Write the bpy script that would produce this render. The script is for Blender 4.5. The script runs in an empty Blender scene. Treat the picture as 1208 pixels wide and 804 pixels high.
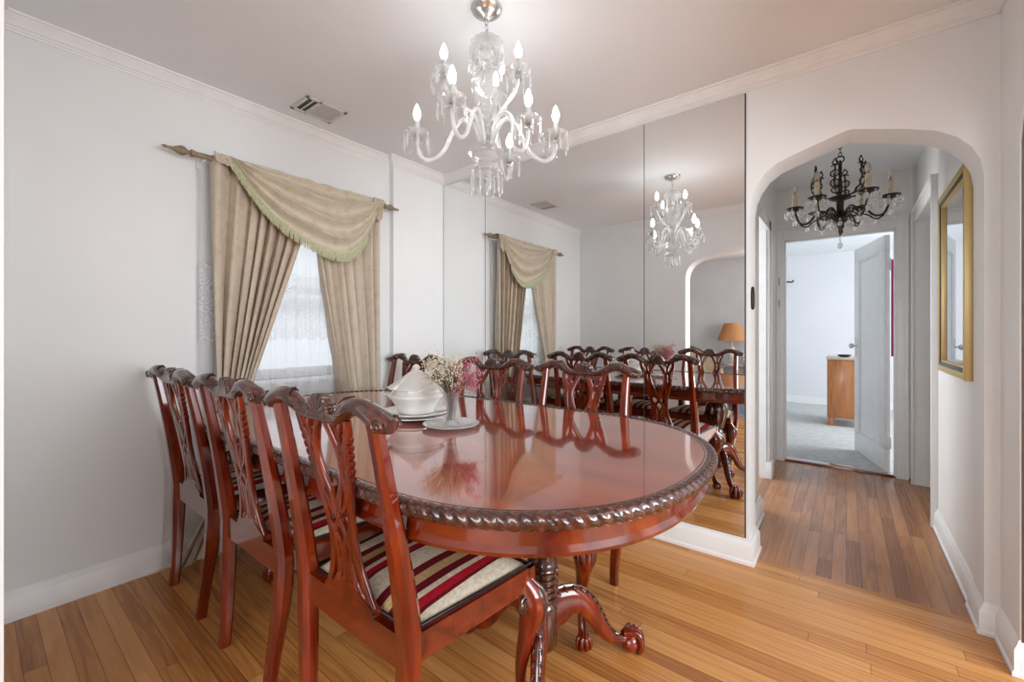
import bpy, bmesh, math, random
from mathutils import Vector, Matrix
random.seed(7)
PI = math.pi
C = bpy.context.scene.collection
S = bpy.context.scene

# ------------------------------------------------------------------ camera, world, lights, exposure
cd = bpy.data.cameras.new('camera'); cam = bpy.data.objects.new('camera', cd); C.objects.link(cam)
YAW = math.radians(38.1)
cam.location = (0, 0, 1.15); cam.rotation_euler = (PI/2, 0, YAW)
cd.sensor_width = 36; cd.lens = 503/1208*36; cd.shift_y = -9/1208; cd.clip_start = .02
S.camera = cam
S.view_settings.view_transform = 'Standard'; S.view_settings.look = 'None'
S.view_settings.gamma = 1; S.view_settings.use_curve_mapping = False
S.view_settings.exposure = 0.75
S.cycles.use_denoising = True
S.cycles.max_bounces = 12; S.cycles.diffuse_bounces = 7; S.cycles.glossy_bounces = 6
S.cycles.transmission_bounces = 8; S.cycles.transparent_max_bounces = 16
S.cycles.caustics_reflective = True; S.cycles.blur_glossy = .5; S.cycles.caustics_refractive = False
S.cycles.sample_clamp_indirect = 6
w = bpy.data.worlds.new('daylight'); S.world = w; w.use_nodes = True
bg = w.node_tree.nodes['Background']; bg.inputs[0].default_value = (.86, .93, 1, 1); bg.inputs[1].default_value = .72

def area(name, loc, rot, sx, sy, energy, col=(1, 1, 1)):
    l = bpy.data.lights.new(name, 'AREA'); l.shape = 'RECTANGLE'; l.size = sx; l.size_y = sy
    l.energy = energy; l.color = col
    o = bpy.data.objects.new(name, l); C.objects.link(o); o.location = loc; o.rotation_euler = rot
    return o
area('window_daylight', (-3.7, 1.27, 3.3), (0, -PI/4, 0), 1.6, 1.6, 70, (.95, .98, 1))          # outside the dining window
area('living_fill_light', (.75, -3.24, 1.45), (PI/2, 0, 0), 2.7, 1.7, 62, (.93, .965, 1))  # added soft fill in an unseen opening behind the camera
area('kitchen_fill_light', (2.74, .9, 1.45), (0, PI/2, 0), 1.5, 1.8, 66, (.94, .97, 1))  # made-up source past the right arch, brightens the left wall
area('bedroom_window_daylight', (2.14, 6.4, 1.45), (0, PI/2, 0), 1.5, 1.8, 48, (.93, .97, 1))
area('bath_fill_light', (-1.9, 3.7, 1.5), (0, -PI/2, 0), 1.0, .9, 22, (.98, .98, 1))  # added source out of view in the bathroom, brightens the hall

# ------------------------------------------------------------------ helpers
def tag(o, label=None, cat=None, group=None, kind=None):
    if label: o['label'] = label
    if cat: o['category'] = cat
    if group: o['group'] = group
    if kind: o['kind'] = kind
    return o
def thing(name, label, cat, loc=(0, 0, 0), rz=0, group=None):
    o = bpy.data.objects.new(name, None); C.objects.link(o); o.empty_display_size = .05
    o.location = loc; o.rotation_euler = (0, 0, rz)
    return tag(o, label, cat, group)
def copy_tree(o, parent=None):
    c = o.copy(); C.objects.link(c); c.parent = parent
    for ch in list(o.children): copy_tree(ch, c)
    return c
def frames(pts, closed=False, up=None):
    n = len(pts); P = [Vector(p) for p in pts]; T = []
    for i in range(n):
        if closed: t = P[(i+1) % n]-P[i-1]
        else: t = P[min(i+1, n-1)]-P[max(i-1, 0)]
        T.append(t.normalized() if t.length > 1e-9 else Vector((0, 0, 1)))
    out = []
    if up is not None:
        U = Vector(up)
        for t in T:
            a = U-t*U.dot(t)
            a = a.normalized() if a.length > 1e-6 else Vector((1, 0, 0))
            out.append((t.cross(a), a))
        return P, out
    a = Vector((0, 0, 1)) if abs(T[0].z) < .9 else Vector((1, 0, 0))
    a = (a-T[0]*a.dot(T[0])).normalized()
    for t in T:
        a = a-t*a.dot(t); a = a.normalized() if a.length > 1e-6 else Vector((1, 0, 0))
        out.append((t.cross(a), a))
    return P, out
class MB:
    def __init__(s): s.v = []; s.f = []
    def add(s, vs, fs, M=None):
        b = len(s.v)
        s.v += [tuple(M @ Vector(v)) if M is not None else tuple(v) for v in vs]
        s.f += [tuple(b+i for i in f) for f in fs]; return s
    def box(s, x0, x1, y0, y1, z0, z1, M=None):
        vs = [(x, y, z) for x in (x0, x1) for y in (y0, y1) for z in (z0, z1)]
        return s.add(vs, [(0, 1, 3, 2), (4, 6, 7, 5), (0, 4, 5, 1), (2, 3, 7, 6), (0, 2, 6, 4), (1, 5, 7, 3)], M)
    def bbox(s, x0, x1, y0, y1, z0, z1, b=.004, M=None):      # bevelled box
        bm = bmesh.new(); bmesh.ops.create_cube(bm, size=1)
        for v in bm.verts:
            v.co = Vector(((x0+x1)/2+v.co.x*(x1-x0), (y0+y1)/2+v.co.y*(y1-y0), (z0+z1)/2+v.co.z*(z1-z0)))
        bmesh.ops.bevel(bm, geom=list(bm.edges), offset=b, segments=2, affect='EDGES', profile=.5)
        bm.verts.index_update()
        s.add([v.co.copy() for v in bm.verts], [tuple(v.index for v in f.verts) for f in bm.faces], M); bm.free(); return s
    def sweep(s, pts, r, n=10, r2=None, closed=False, up=None, M=None, mod=None, cap=True):
        P, F = frames(pts, closed, up); vs = []; m = len(P)
        for i in range(m):
            ra = r[i] if hasattr(r, '__len__') else r
            rb = ra if r2 is None else (r2[i] if hasattr(r2, '__len__') else r2)
            B, A = F[i]
            for k in range(n):
                an = 2*PI*k/n; q = mod(i, an) if mod else 1
                vs.append(P[i]+B*(math.cos(an)*ra*q)+A*(math.sin(an)*rb*q))
        fs = []
        for i in range(m if closed else m-1):
            for k in range(n):
                j = (i+1) % m
                fs.append((i*n+k, i*n+(k+1) % n, j*n+(k+1) % n, j*n+k))
        if cap and not closed: fs += [tuple(range(n-1, -1, -1)), tuple((m-1)*n+k for k in range(n))]
        return s.add(vs, fs, M)
    def prof(s, pts, prof, up, M=None, scale=None):           # sweep a fixed 2-D profile (side, up)
        P, F = frames(pts, False, up); n = len(prof); vs = []
        for i, p in enumerate(P):
            B, A = F[i]; q = scale[i] if scale else 1
            for a, b in prof: vs.append(p+B*(a*q)+A*b)
        fs = [(i*n+k, i*n+(k+1) % n, (i+1)*n+(k+1) % n, (i+1)*n+k) for i in range(len(P)-1) for k in range(n)]
        fs += [tuple(range(n-1, -1, -1)), tuple((len(P)-1)*n+k for k in range(n))]
        return s.add(vs, fs, M)
    def lathe(s, prof, c=(0, 0, 0), n=24, M=None, mod=None):
        vs = []
        for i, (r, z) in enumerate(prof):
            for k in range(n):
                a = 2*PI*k/n; q = mod(i, a) if mod else 1
                vs.append((c[0]+r*q*math.cos(a), c[1]+r*q*math.sin(a), c[2]+z))
        m = len(prof)
        fs = [(i*n+k, i*n+(k+1) % n, (i+1)*n+(k+1) % n, (i+1)*n+k) for i in range(m-1) for k in range(n)]
        if prof[0][0] > 1e-5: fs.append(tuple(range(n-1, -1, -1)))
        if prof[-1][0] > 1e-5: fs.append(tuple((m-1)*n+k for k in range(n)))
        return s.add(vs, fs, M)
    def ball(s, c, rx, ry=None, rz=None, n=12, m=8, M=None):
        ry = ry or rx; rz = rz or rx
        vs = [(c[0], c[1], c[2]+rz)]
        for i in range(1, m):
            t = PI*i/m
            for k in range(n): vs.append((c[0]+rx*math.sin(t)*math.cos(2*PI*k/n), c[1]+ry*math.sin(t)*math.sin(2*PI*k/n), c[2]+rz*math.cos(t)))
        vs.append((c[0], c[1], c[2]-rz)); fs = []
        for k in range(n):
            fs.append((0, 1+k, 1+(k+1) % n)); L = 1+(m-2)*n
            fs.append((L+(k+1) % n, L+k, len(vs)-1))
        for i in range(m-2):
            for k in range(n):
                a = 1+i*n+k; b = 1+i*n+(k+1) % n; fs.append((a, a+n, b+n, b))
        return s.add(vs, fs, M)
    def torus(s, c, R, r, n=20, m=8, axis='z', sx=1, sy=1):
        pts = []
        for k in range(n):
            a = 2*PI*k/n; x, y = R*sx*math.cos(a), R*sy*math.sin(a)
            p = {'z': (x, y, 0), 'y': (x, 0, y), 'x': (0, x, y)}[axis]
            pts.append((c[0]+p[0], c[1]+p[1], c[2]+p[2]))
        return s.sweep(pts, r, m, closed=True)
    def prism(s, poly, fn):                                   # poly [(a,b)], fn(a,b,side)->xyz, side 0/1
        n = len(poly)
        vs = [fn(a, b, 0) for a, b in poly]+[fn(a, b, 1) for a, b in poly]
        return s.add(vs, [tuple(range(n)), tuple(range(2*n-1, n-1, -1))]+[(i, (i+1) % n, n+(i+1) % n, n+i) for i in range(n)])
    def sheet(s, nu, nv, fn, th=0, M=None):                   # fn(u,v)->xyz, optional thickness by a second layer
        vs = [Vector(fn(i/nu, j/nv)) for j in range(nv+1) for i in range(nu+1)]; W = nu+1
        fs = [(j*W+i, j*W+i+1, (j+1)*W+i+1, (j+1)*W+i) for j in range(nv) for i in range(nu)]
        return s.add(vs, fs, M)
    def build(s, name, mat, parent=None, smooth=True, angle=40, recalc=True, doubles=False):
        me = bpy.data.meshes.new(name); me.from_pydata(s.v, [], s.f); me.validate()
        bm = bmesh.new(); bm.from_mesh(me)
        if doubles: bmesh.ops.remove_doubles(bm, verts=bm.verts, dist=1e-5)
        if recalc: bmesh.ops.recalc_face_normals(bm, faces=bm.faces)
        bm.to_mesh(me); bm.free()
        if smooth:
            me.polygons.foreach_set('use_smooth', [True]*len(me.polygons))
            me.set_sharp_from_angle(angle=math.radians(angle))
        me.materials.append(mat)
        o = bpy.data.objects.new(name, me); C.objects.link(o); o.parent = parent
        return o
def struct(name, mb, mat, parent=None, **k):
    o = mb.build(name, mat, parent, **k)
    if parent is None: o['kind'] = 'structure'
    return o
def cr(pts, n=6, closed=False):                               # Catmull-Rom through pts
    P = [Vector(p) for p in pts]; out = []; m = len(P)
    for i in range(m if closed else m-1):
        g = (lambda j: P[j % m]) if closed else (lambda j: P[max(0, min(m-1, j))])
        a, b, c, d = g(i-1), g(i), g(i+1), g(i+2)
        for k in range(n):
            t = k/n
            out.append(.5*((2*b)+(c-a)*t+(2*a-5*b+4*c-d)*t*t+(3*b-a-3*c+d)*t**3))
    if not closed: out.append(P[-1])
    return out
def crs(vals, n=6): return [max(v[0], 1e-4) for v in cr([(x, 0, 0) for x in vals], n)]
def sm(a, b, x):
    t = max(0, min(1, (x-a)/(b-a))); return t*t*(3-2*t)

# ------------------------------------------------------------------ materials
def new_mat(name):
    m = bpy.data.materials.new(name); m.use_nodes = True; return m, m.node_tree, m.node_tree.nodes['Principled BSDF']
def N(nt, typ, **k):
    n = nt.nodes.new(typ)
    for a, b in k.items(): setattr(n, a, b)
    return n
def mth(nt, op, a, b=None, c=None):
    n = N(nt, 'ShaderNodeMath', operation=op)
    for i, x in enumerate((a, b, c)):
        if x is None: continue
        if isinstance(x, (int, float)): n.inputs[i].default_value = x
        else: nt.links.new(x, n.inputs[i])
    return n.outputs[0]
def simple(name, col, rough=.5, metal=0, var=0, scale=8, bump=0, bscale=60, **inp):
    m, nt, b = new_mat(name); L = nt.links.new
    b.inputs['Base Color'].default_value = (*col, 1); b.inputs['Roughness'].default_value = rough; b.inputs['Metallic'].default_value = metal
    for k, v in inp.items(): b.inputs[k.replace('_', ' ')].default_value = v
    tc = N(nt, 'ShaderNodeTexCoord')
    if var:
        no = N(nt, 'ShaderNodeTexNoise'); no.inputs['Scale'].default_value = scale; no.inputs['Detail'].default_value = 4
        L(tc.outputs['Object'], no.inputs['Vector'])
        r = N(nt, 'ShaderNodeValToRGB'); r.color_ramp.elements[0].position = .3; r.color_ramp.elements[1].position = .7
        r.color_ramp.elements[0].color = (*[c*(1-var) for c in col], 1); r.color_ramp.elements[1].color = (*[min(1, c*(1+var)) for c in col], 1)
        L(no.outputs['Fac'], r.inputs[0]); L(r.outputs[0], b.inputs['Base Color'])
    if bump:
        n2 = N(nt, 'ShaderNodeTexNoise'); n2.inputs['Scale'].default_value = bscale; n2.inputs['Detail'].default_value = 3
        bp = N(nt, 'ShaderNodeBump'); bp.inputs['Strength'].default_value = bump; bp.inputs['Distance'].default_value = .002
        L(tc.outputs['Object'], n2.inputs['Vector']); L(n2.outputs['Fac'], bp.inputs['Height']); L(bp.outputs[0], b.inputs['Normal'])
    return m
def planks(name, dark, mid, light, along='x', bw=.057, bl=1.1, rough=.3):
    m, nt, b = new_mat(name); L = nt.links.new
    tc = N(nt, 'ShaderNodeTexCoord'); sp = N(nt, 'ShaderNodeSeparateXYZ'); L(tc.outputs['Object'], sp.inputs[0])
    lo, ac = (sp.outputs[0], sp.outputs[1]) if along == 'x' else (sp.outputs[1], sp.outputs[0])
    rowf = mth(nt, 'DIVIDE', ac, bw); row = mth(nt, 'FLOOR', rowf)
    wn = N(nt, 'ShaderNodeTexWhiteNoise', noise_dimensions='1D'); L(row, wn.inputs['W'])
    lf = mth(nt, 'ADD', mth(nt, 'DIVIDE', lo, bl), mth(nt, 'MULTIPLY', wn.outputs['Value'], 7.3)); idx = mth(nt, 'FLOOR', lf)
    cb = N(nt, 'ShaderNodeCombineXYZ'); L(row, cb.inputs[0]); L(idx, cb.inputs[1])
    wb = N(nt, 'ShaderNodeTexWhiteNoise', noise_dimensions='2D'); L(cb.outputs[0], wb.inputs['Vector'])
    ramp = N(nt, 'ShaderNodeValToRGB'); e = ramp.color_ramp.elements
    e[0].color = (*dark, 1); e[1].color = (*light, 1); x = e.new(.45); x.color = (*mid, 1)
    # grain, stretched along each board and offset per board
    gv = N(nt, 'ShaderNodeCombineXYZ')
    L(mth(nt, 'MULTIPLY', lo, 2.2), gv.inputs[0]); L(mth(nt, 'MULTIPLY', ac, 45), gv.inputs[1]); L(mth(nt, 'MULTIPLY', wb.outputs['Value'], 40), gv.inputs[2])
    g = N(nt, 'ShaderNodeTexNoise'); g.inputs['Scale'].default_value = 1.6; g.inputs['Detail'].default_value = 6; g.inputs['Distortion'].default_value = .8
    L(gv.outputs[0], g.inputs['Vector'])
    g2v = N(nt, 'ShaderNodeCombineXYZ'); L(mth(nt, 'MULTIPLY', lo, 1.1), g2v.inputs[0]); L(mth(nt, 'MULTIPLY', ac, 9), g2v.inputs[1]); L(mth(nt, 'MULTIPLY', wb.outputs['Value'], 31), g2v.inputs[2])
    wv = N(nt, 'ShaderNodeTexWave', wave_type='RINGS'); wv.inputs['Scale'].default_value = 2.2; wv.inputs['Distortion'].default_value = 9; wv.inputs['Detail'].default_value = 2
    L(g2v.outputs[0], wv.inputs['Vector'])
    t = mth(nt, 'ADD', mth(nt, 'MULTIPLY', wb.outputs['Value'], .75), mth(nt, 'MULTIPLY', mth(nt, 'SUBTRACT', g.outputs['Fac'], .5), .75))
    t = mth(nt, 'ADD', t, mth(nt, 'MULTIPLY', mth(nt, 'SUBTRACT', wv.outputs['Fac'], .35), .22))
    L(t, ramp.inputs[0])
    fy = mth(nt, 'FRACT', rowf); fx = mth(nt, 'FRACT', lf)
    ey = mth(nt, 'MINIMUM', fy, mth(nt, 'SUBTRACT', 1, fy)); ex = mth(nt, 'MINIMUM', fx, mth(nt, 'SUBTRACT', 1, fx))
    gap = mth(nt, 'MINIMUM', mth(nt, 'MULTIPLY', ey, bw), mth(nt, 'MULTIPLY', ex, bl))
    gm = N(nt, 'ShaderNodeMapRange'); gm.inputs[1].default_value = .0004; gm.inputs[2].default_value = .0016; gm.inputs[3].default_value = .32; gm.inputs[4].default_value = 1
    L(gap, gm.inputs[0])
    mx = N(nt, 'ShaderNodeMix', data_type='RGBA', blend_type='MULTIPLY'); mx.inputs['Factor'].default_value = 1
    L(ramp.outputs[0], mx.inputs['A']); L(gm.outputs[0], mx.inputs['B']); L(mx.outputs['Result'], b.inputs['Base Color'])
    bp = N(nt, 'ShaderNodeBump'); bp.inputs['Strength'].default_value = .25; bp.inputs['Distance'].default_value = .002
    L(mth(nt, 'ADD', gm.outputs[0], mth(nt, 'MULTIPLY', g.outputs['Fac'], .25)), bp.inputs['Height']); L(bp.outputs[0], b.inputs['Normal'])
    b.inputs['Roughness'].default_value = rough
    return m
def wood(name, dark, mid, light, rough=.2, axis=2, stretch=12, coat=1, ior=1.5, scale=3):
    m, nt, b = new_mat(name); L = nt.links.new
    tc = N(nt, 'ShaderNodeTexCoord'); mp = N(nt, 'ShaderNodeMapping'); sc = [stretch]*3; sc[axis] = 1; mp.inputs['Scale'].default_value = sc
    L(tc.outputs['Object'], mp.inputs[0])
    g = N(nt, 'ShaderNodeTexNoise'); g.inputs['Scale'].default_value = scale; g.inputs['Detail'].default_value = 6; g.inputs['Distortion'].default_value = .6
    L(mp.outputs[0], g.inputs['Vector'])
    r = N(nt, 'ShaderNodeValToRGB'); e = r.color_ramp.elements
    e[0].position = .28; e[1].position = .74; e[0].color = (*dark, 1); e[1].color = (*light, 1); x = e.new(.5); x.color = (*mid, 1)
    L(g.outputs['Fac'], r.inputs[0]); L(r.outputs[0], b.inputs['Base Color'])
    b.inputs['Roughness'].default_value = rough; b.inputs['Coat Weight'].default_value = coat; b.inputs['Coat Roughness'].default_value = rough*.4
    b.inputs['IOR'].default_value = ior; b.inputs['Coat IOR'].default_value = ior
    return m
def stripes():
    m, nt, b = new_mat('striped_seat_fabric'); L = nt.links.new
    tc = N(nt, 'ShaderNodeTexCoord'); sp = N(nt, 'ShaderNodeSeparateXYZ'); L(tc.outputs['Object'], sp.inputs[0])
    f = mth(nt, 'FRACT', mth(nt, 'DIVIDE', mth(nt, 'ADD', sp.outputs[0], 1.03), .205))
    r = N(nt, 'ShaderNodeValToRGB'); r.color_ramp.interpolation = 'CONSTANT'; e = r.color_ramp.elements
    cr_, bu, go, rd = (.66, .60, .46, 1), (.13, .003, .010, 1), (.50, .35, .17, 1), (.38, .005, .018, 1)
    e[0].position = 0; e[0].color = cr_; e[1].position = .34; e[1].color = bu
    for p, c in ((.48, go), (.63, bu), (.76, cr_), (.84, rd), (.95, bu)): q = e.new(p); q.color = c
    L(f, r.inputs[0])
    no = N(nt, 'ShaderNodeTexVoronoi'); no.inputs['Scale'].default_value = 95; L(tc.outputs['Object'], no.inputs['Vector'])
    mr = N(nt, 'ShaderNodeMapRange'); mr.inputs[3].default_value = .72; mr.inputs[4].default_value = 1.1; L(no.outputs['Distance'], mr.inputs[0])
    mx = N(nt, 'ShaderNodeMix', data_type='RGBA', blend_type='MULTIPLY'); mx.inputs['Factor'].default_value = 1
    L(r.outputs[0], mx.inputs['A']); L(mr.outputs[0], mx.inputs['B']); L(mx.outputs['Result'], b.inputs['Base Color'])
    b.inputs['Roughness'].default_value = .8; b.inputs['Specular IOR Level'].default_value = .25
    return m
def curtain_mat(name, col, dark, trans=.35):
    m, nt, b = new_mat(name); L = nt.links.new; out = nt.nodes['Material Output']
    tc = N(nt, 'ShaderNodeTexCoord'); v = N(nt, 'ShaderNodeTexVoronoi'); v.inputs['Scale'].default_value = 17; L(tc.outputs['Object'], v.inputs['Vector'])
    no = N(nt, 'ShaderNodeTexNoise'); no.inputs['Scale'].default_value = 40; no.inputs['Detail'].default_value = 4; no.inputs['Distortion'].default_value = 2; L(tc.outputs['Object'], no.inputs['Vector'])
    t = mth(nt, 'ADD', mth(nt, 'MULTIPLY', v.outputs['Distance'], .45), mth(nt, 'MULTIPLY', no.outputs['Fac'], 1.1))
    r = N(nt, 'ShaderNodeValToRGB'); e = r.color_ramp.elements; e[0].position = .60; e[1].position = .78; e[0].color = (*dark, 1); e[1].color = (*col, 1)
    L(t, r.inputs[0]); L(r.outputs[0], b.inputs['Base Color']); b.inputs['Roughness'].default_value = .55; b.inputs['Sheen Weight'].default_value = .3
    tr = N(nt, 'ShaderNodeBsdfTranslucent'); tr.inputs[0].default_value = (.85, .50, .20, 1)
    mx = N(nt, 'ShaderNodeMixShader'); mx.inputs[0].default_value = trans
    L(b.outputs[0], mx.inputs[1]); L(tr.outputs[0], mx.inputs[2]); L(mx.outputs[0], out.inputs[0])
    return m
def lace_mat():
    m, nt, b = new_mat('white_lace'); L = nt.links.new; out = nt.nodes['Material Output']
    tc = N(nt, 'ShaderNodeTexCoord'); sp = N(nt, 'ShaderNodeSeparateXYZ'); L(tc.outputs['Object'], sp.inputs[0])
    yy, zz = sp.outputs[1], sp.outputs[2]
    sc = mth(nt, 'ABSOLUTE', mth(nt, 'SINE', mth(nt, 'MULTIPLY', yy, PI/.075)))
    z2 = mth(nt, 'ADD', zz, mth(nt, 'MULTIPLY', sc, .022))
    band = mth(nt, 'MULTIPLY', mth(nt, 'GREATER_THAN', z2, 1.13), mth(nt, 'LESS_THAN', z2, 1.52))
    v = N(nt, 'ShaderNodeTexVoronoi', feature='SMOOTH_F1'); v.inputs['Scale'].default_value = 16; L(tc.outputs['Object'], v.inputs['Vector'])
    rg = mth(nt, 'ABSOLUTE', mth(nt, 'SINE', mth(nt, 'MULTIPLY', v.outputs['Distance'], 34)))
    pat = mth(nt, 'MULTIPLY', band, mth(nt, 'ADD', .08, mth(nt, 'MULTIPLY', rg, .42)))
    no = N(nt, 'ShaderNodeTexNoise'); no.inputs['Scale'].default_value = 22; L(tc.outputs['Object'], no.inputs['Vector'])
    hem = mth(nt, 'MULTIPLY', mth(nt, 'GREATER_THAN', z2, 1.13), mth(nt, 'LESS_THAN', z2, 1.142))
    fac = mth(nt, 'ADD', mth(nt, 'ADD', .50, pat), mth(nt, 'MULTIPLY', hem, .3))
    d = N(nt, 'ShaderNodeBsdfDiffuse'); d.inputs[0].default_value = (.82, .83, .85, 1)
    tr = N(nt, 'ShaderNodeBsdfTranslucent'); tr.inputs[0].default_value = (.85, .87, .9, 1)
    m1 = N(nt, 'ShaderNodeMixShader'); m1.inputs[0].default_value = .5; L(d.outputs[0], m1.inputs[1]); L(tr.outputs[0], m1.inputs[2])
    tp = N(nt, 'ShaderNodeBsdfTransparent'); m2 = N(nt, 'ShaderNodeMixShader'); L(fac, m2.inputs[0]); L(tp.outputs[0], m2.inputs[1]); L(m1.outputs[0], m2.inputs[2])
    L(m2.outputs[0], out.inputs[0]); return m
def glassy(name, col=(.9, .9, .9), tr=.55, rough=.04, alpha_mix=.35):
    m, nt, b = new_mat(name); L = nt.links.new; out = nt.nodes['Material Output']
    b.inputs['Base Color'].default_value = (*col, 1); b.inputs['Roughness'].default_value = rough; b.inputs['Transmission Weight'].default_value = tr; b.inputs['IOR'].default_value = 1.52
    tp = N(nt, 'ShaderNodeBsdfTransparent'); tp.inputs[0].default_value = (.97, .97, .97, 1)
    mx = N(nt, 'ShaderNodeMixShader'); mx.inputs[0].default_value = alpha_mix; L(b.outputs[0], mx.inputs[1]); L(tp.outputs[0], mx.inputs[2]); L(mx.outputs[0], out.inputs[0])
    return m
def emit(name, col, st):
    m, nt, b = new_mat(name); b.inputs['Base Color'].default_value = (1, 1, 1, 1); b.inputs['Emission Color'].default_value = (*col, 1); b.inputs['Emission Strength'].default_value = st; return m
def mirror_mat():
    m, nt, b = new_mat('silvered_mirror'); b.inputs['Base Color'].default_value = (.87, .88, .875, 1); b.inputs['Metallic'].default_value = 1; b.inputs['Roughness'].default_value = .008; return m

WALL = simple('white_wall_paint', (.78, .80, .805), .55, var=.02, scale=2.5, bump=.12, bscale=9)
CEIL = simple('ceiling_paint', (.80, .83, .85), .65, var=.015, scale=2)
TRIM = simple('white_gloss_trim', (.80, .81, .81), .32, var=.03, scale=12, bump=.1, bscale=30)
HALLW = simple('hall_wall_paint', (.80, .80, .79), .5, var=.03, scale=3)
BEDW = simple('bedroom_wall_paint', (.72, .73, .76), .6, var=.02, scale=2)
LIVW = simple('living_wall_paint', (.60, .62, .64), .6, var=.05, scale=3)
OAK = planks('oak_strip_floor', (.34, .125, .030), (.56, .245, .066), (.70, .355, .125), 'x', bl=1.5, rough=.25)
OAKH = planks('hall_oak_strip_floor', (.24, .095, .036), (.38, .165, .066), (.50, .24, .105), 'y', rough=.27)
MAHT = wood('mahogany_top', (.22, .020, .003), (.36, .044, .005), (.46, .085, .012), .11, axis=0, stretch=6, ior=1.75, scale=2)
MAH = wood('mahogany', (.06, .005, .0015), (.15, .013, .002), (.27, .034, .005), .12, axis=2, stretch=9, ior=1.42)
MAHR = wood('mahogany_rail', (.07, .006, .0015), (.145, .014, .0025), (.24, .034, .006), .12, axis=0, stretch=7, ior=1.45, scale=2)
MAHD = wood('carved_dark_mahogany', (.018, .006, .005), (.055, .014, .008), (.13, .034, .020), .2, axis=2, stretch=5, scale=9)
STRIPE = stripes()
PIPE = simple('black_piping', (.012, .006, .006), .45)
CURT = curtain_mat('beige_damask', (.66, .59, .47), (.57, .50, .39), .20)
SWAG = curtain_mat('beige_damask_swag', (.66, .59, .46), (.56, .49, .37), .10)
LACE = lace_mat()
GREEN = simple('sage_fringe', (.50, .51, .34), .7, var=.2, scale=90)
RODM = simple('antique_wood_rod', (.25, .19, .12), .5, var=.25, scale=50)
MIRR = mirror_mat()
DARK = simple('dark_gap', (.03, .03, .032), .5)
CRYS = glassy('crystal', (.95, .96, .96), .75, .04, .50)
CRYA = glassy('frosted_crystal', (.93, .94, .93), .45, .10, .42)
PRISM_ = glassy('crystal_drop', (.96, .97, .98), .7, .02, .30)
SILV = simple('silver_metal', (.6, .6, .58), .25, 1)
CAND = simple('candle_sleeve_grey', (.50, .50, .46), .5)
IVORY = simple('ivory_candle_sleeve', (.55, .45, .32), .5, var=.2, scale=60)
BULB = emit('lit_flame_bulb', (.97, .985, 1), 26)
BULBOFF = glassy('clear_bulb', (.85, .8, .72), .6, .03, .4)
BRONZE = simple('dark_bronze', (.045, .032, .022), .38, .7, var=.3, scale=60)
PORC = simple('white_porcelain', (.78, .77, .74), .12, Coat_Weight=.6)
GLASS = glassy('clear_glass', (.97, .98, .98), .9, .01, .45)
PANE = glassy('window_glass', (1, 1, 1), .9, 0, .85)
GOLD = simple('brushed_gold', (.58, .44, .20), .42, .7)
BLACK = simple('black_lacquer', (.02, .02, .02), .3)
VENTM = simple('painted_vent', (.66, .66, .64), .4)
CARPET = simple('grey_carpet', (.50, .51, .50), .95, var=.12, scale=14, bump=.5, bscale=250)
TILE = simple('pale_bath_tile', (.48, .53, .54), .25, var=.05)
CAB = wood('orange_veneer', (.30, .10, .03), (.42, .155, .048), (.52, .21, .07), .3, axis=2, stretch=7, coat=.3)
SHADE = simple('pleated_amber_shade', (.48, .22, .08), .7)
SOFA = simple('tan_upholstery', (.50, .40, .26), .7, var=.1, scale=15)
CRIM = simple('crimson_curtain', (.30, .005, .07), .6)
RUG = simple('blue_grey_rug', (.22, .27, .38), .95, var=.35, scale=14)
BROWN = wood('brown_table_wood', (.16, .06, .025), (.26, .11, .045), (.36, .17, .07), .25, axis=0)
STEM = simple('dried_stems', (.13, .105, .045), .8)
WHTF = simple('dried_white_blossom', (.66, .60, .45), .8, var=.2, scale=90)
PNKF = simple('dried_pink_blossom', (.50, .15, .19), .8, var=.5, scale=90)
SMOKE = simple('smoked_glass_globe', (.06, .07, .09), .1)

# ------------------------------------------------------------------ the room
H = 2.43; XL = -2.64; YM = 2.41; YB = .045; XR = .46
struct('floor', MB().box(-2.8, XR+.1, -.12, 2.49, -.06, 0), OAK)
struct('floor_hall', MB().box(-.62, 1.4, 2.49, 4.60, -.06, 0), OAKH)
struct('floor_bedroom', MB().box(-1.7, 2.2, 4.66, 8.6, -.06, .004), CARPET)
struct('floor_bath', MB().box(-2.0, -.62, 2.63, 4.66, -.06, .0), TILE)
struct('floor_living', MB().box(-3.4, 2.8, -3.4, -.12, -.06, 0).box(XR+.1, 2.8, -.12, 2.49, -.06, 0), OAK)
struct('trim_1', MB().bbox(-.50, .42, 4.56, 4.665, -.02, .014, .005), MAH)           # bedroom threshold
struct('ceiling', MB().box(-3.4, 2.8, -3.4, 8.6, H, H+.1), CEIL)

def arch_pts(cx, hw, zs, zp, rc, n=10):
    """left foot -> peak -> right foot of a flattened, pointed plaster arch"""
    L = [(-hw, 0), (-hw, zs)]
    zc = zs+rc*1.15
    sl = (zp-zc)/(hw-rc*.9)
    for k in range(1, n+1):
        t = k/n; x0, z0, x1, z1, x2, z2 = -hw, zs, -hw, zc-.02, -hw+rc, zc+sl*rc*.1
        L.append(((1-t)**2*x0+2*t*(1-t)*x1+t*t*x2, (1-t)**2*z0+2*t*(1-t)*z1+t*t*z2))
    L.append((-.02, zp-.003)); 
    R = [(-a, b) for a, b in reversed(L)]
    return [(cx+a, b) for a, b in L+R]
def round_edges(mb, r):                                       # soften plaster arrises of an arch
    return mb
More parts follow.
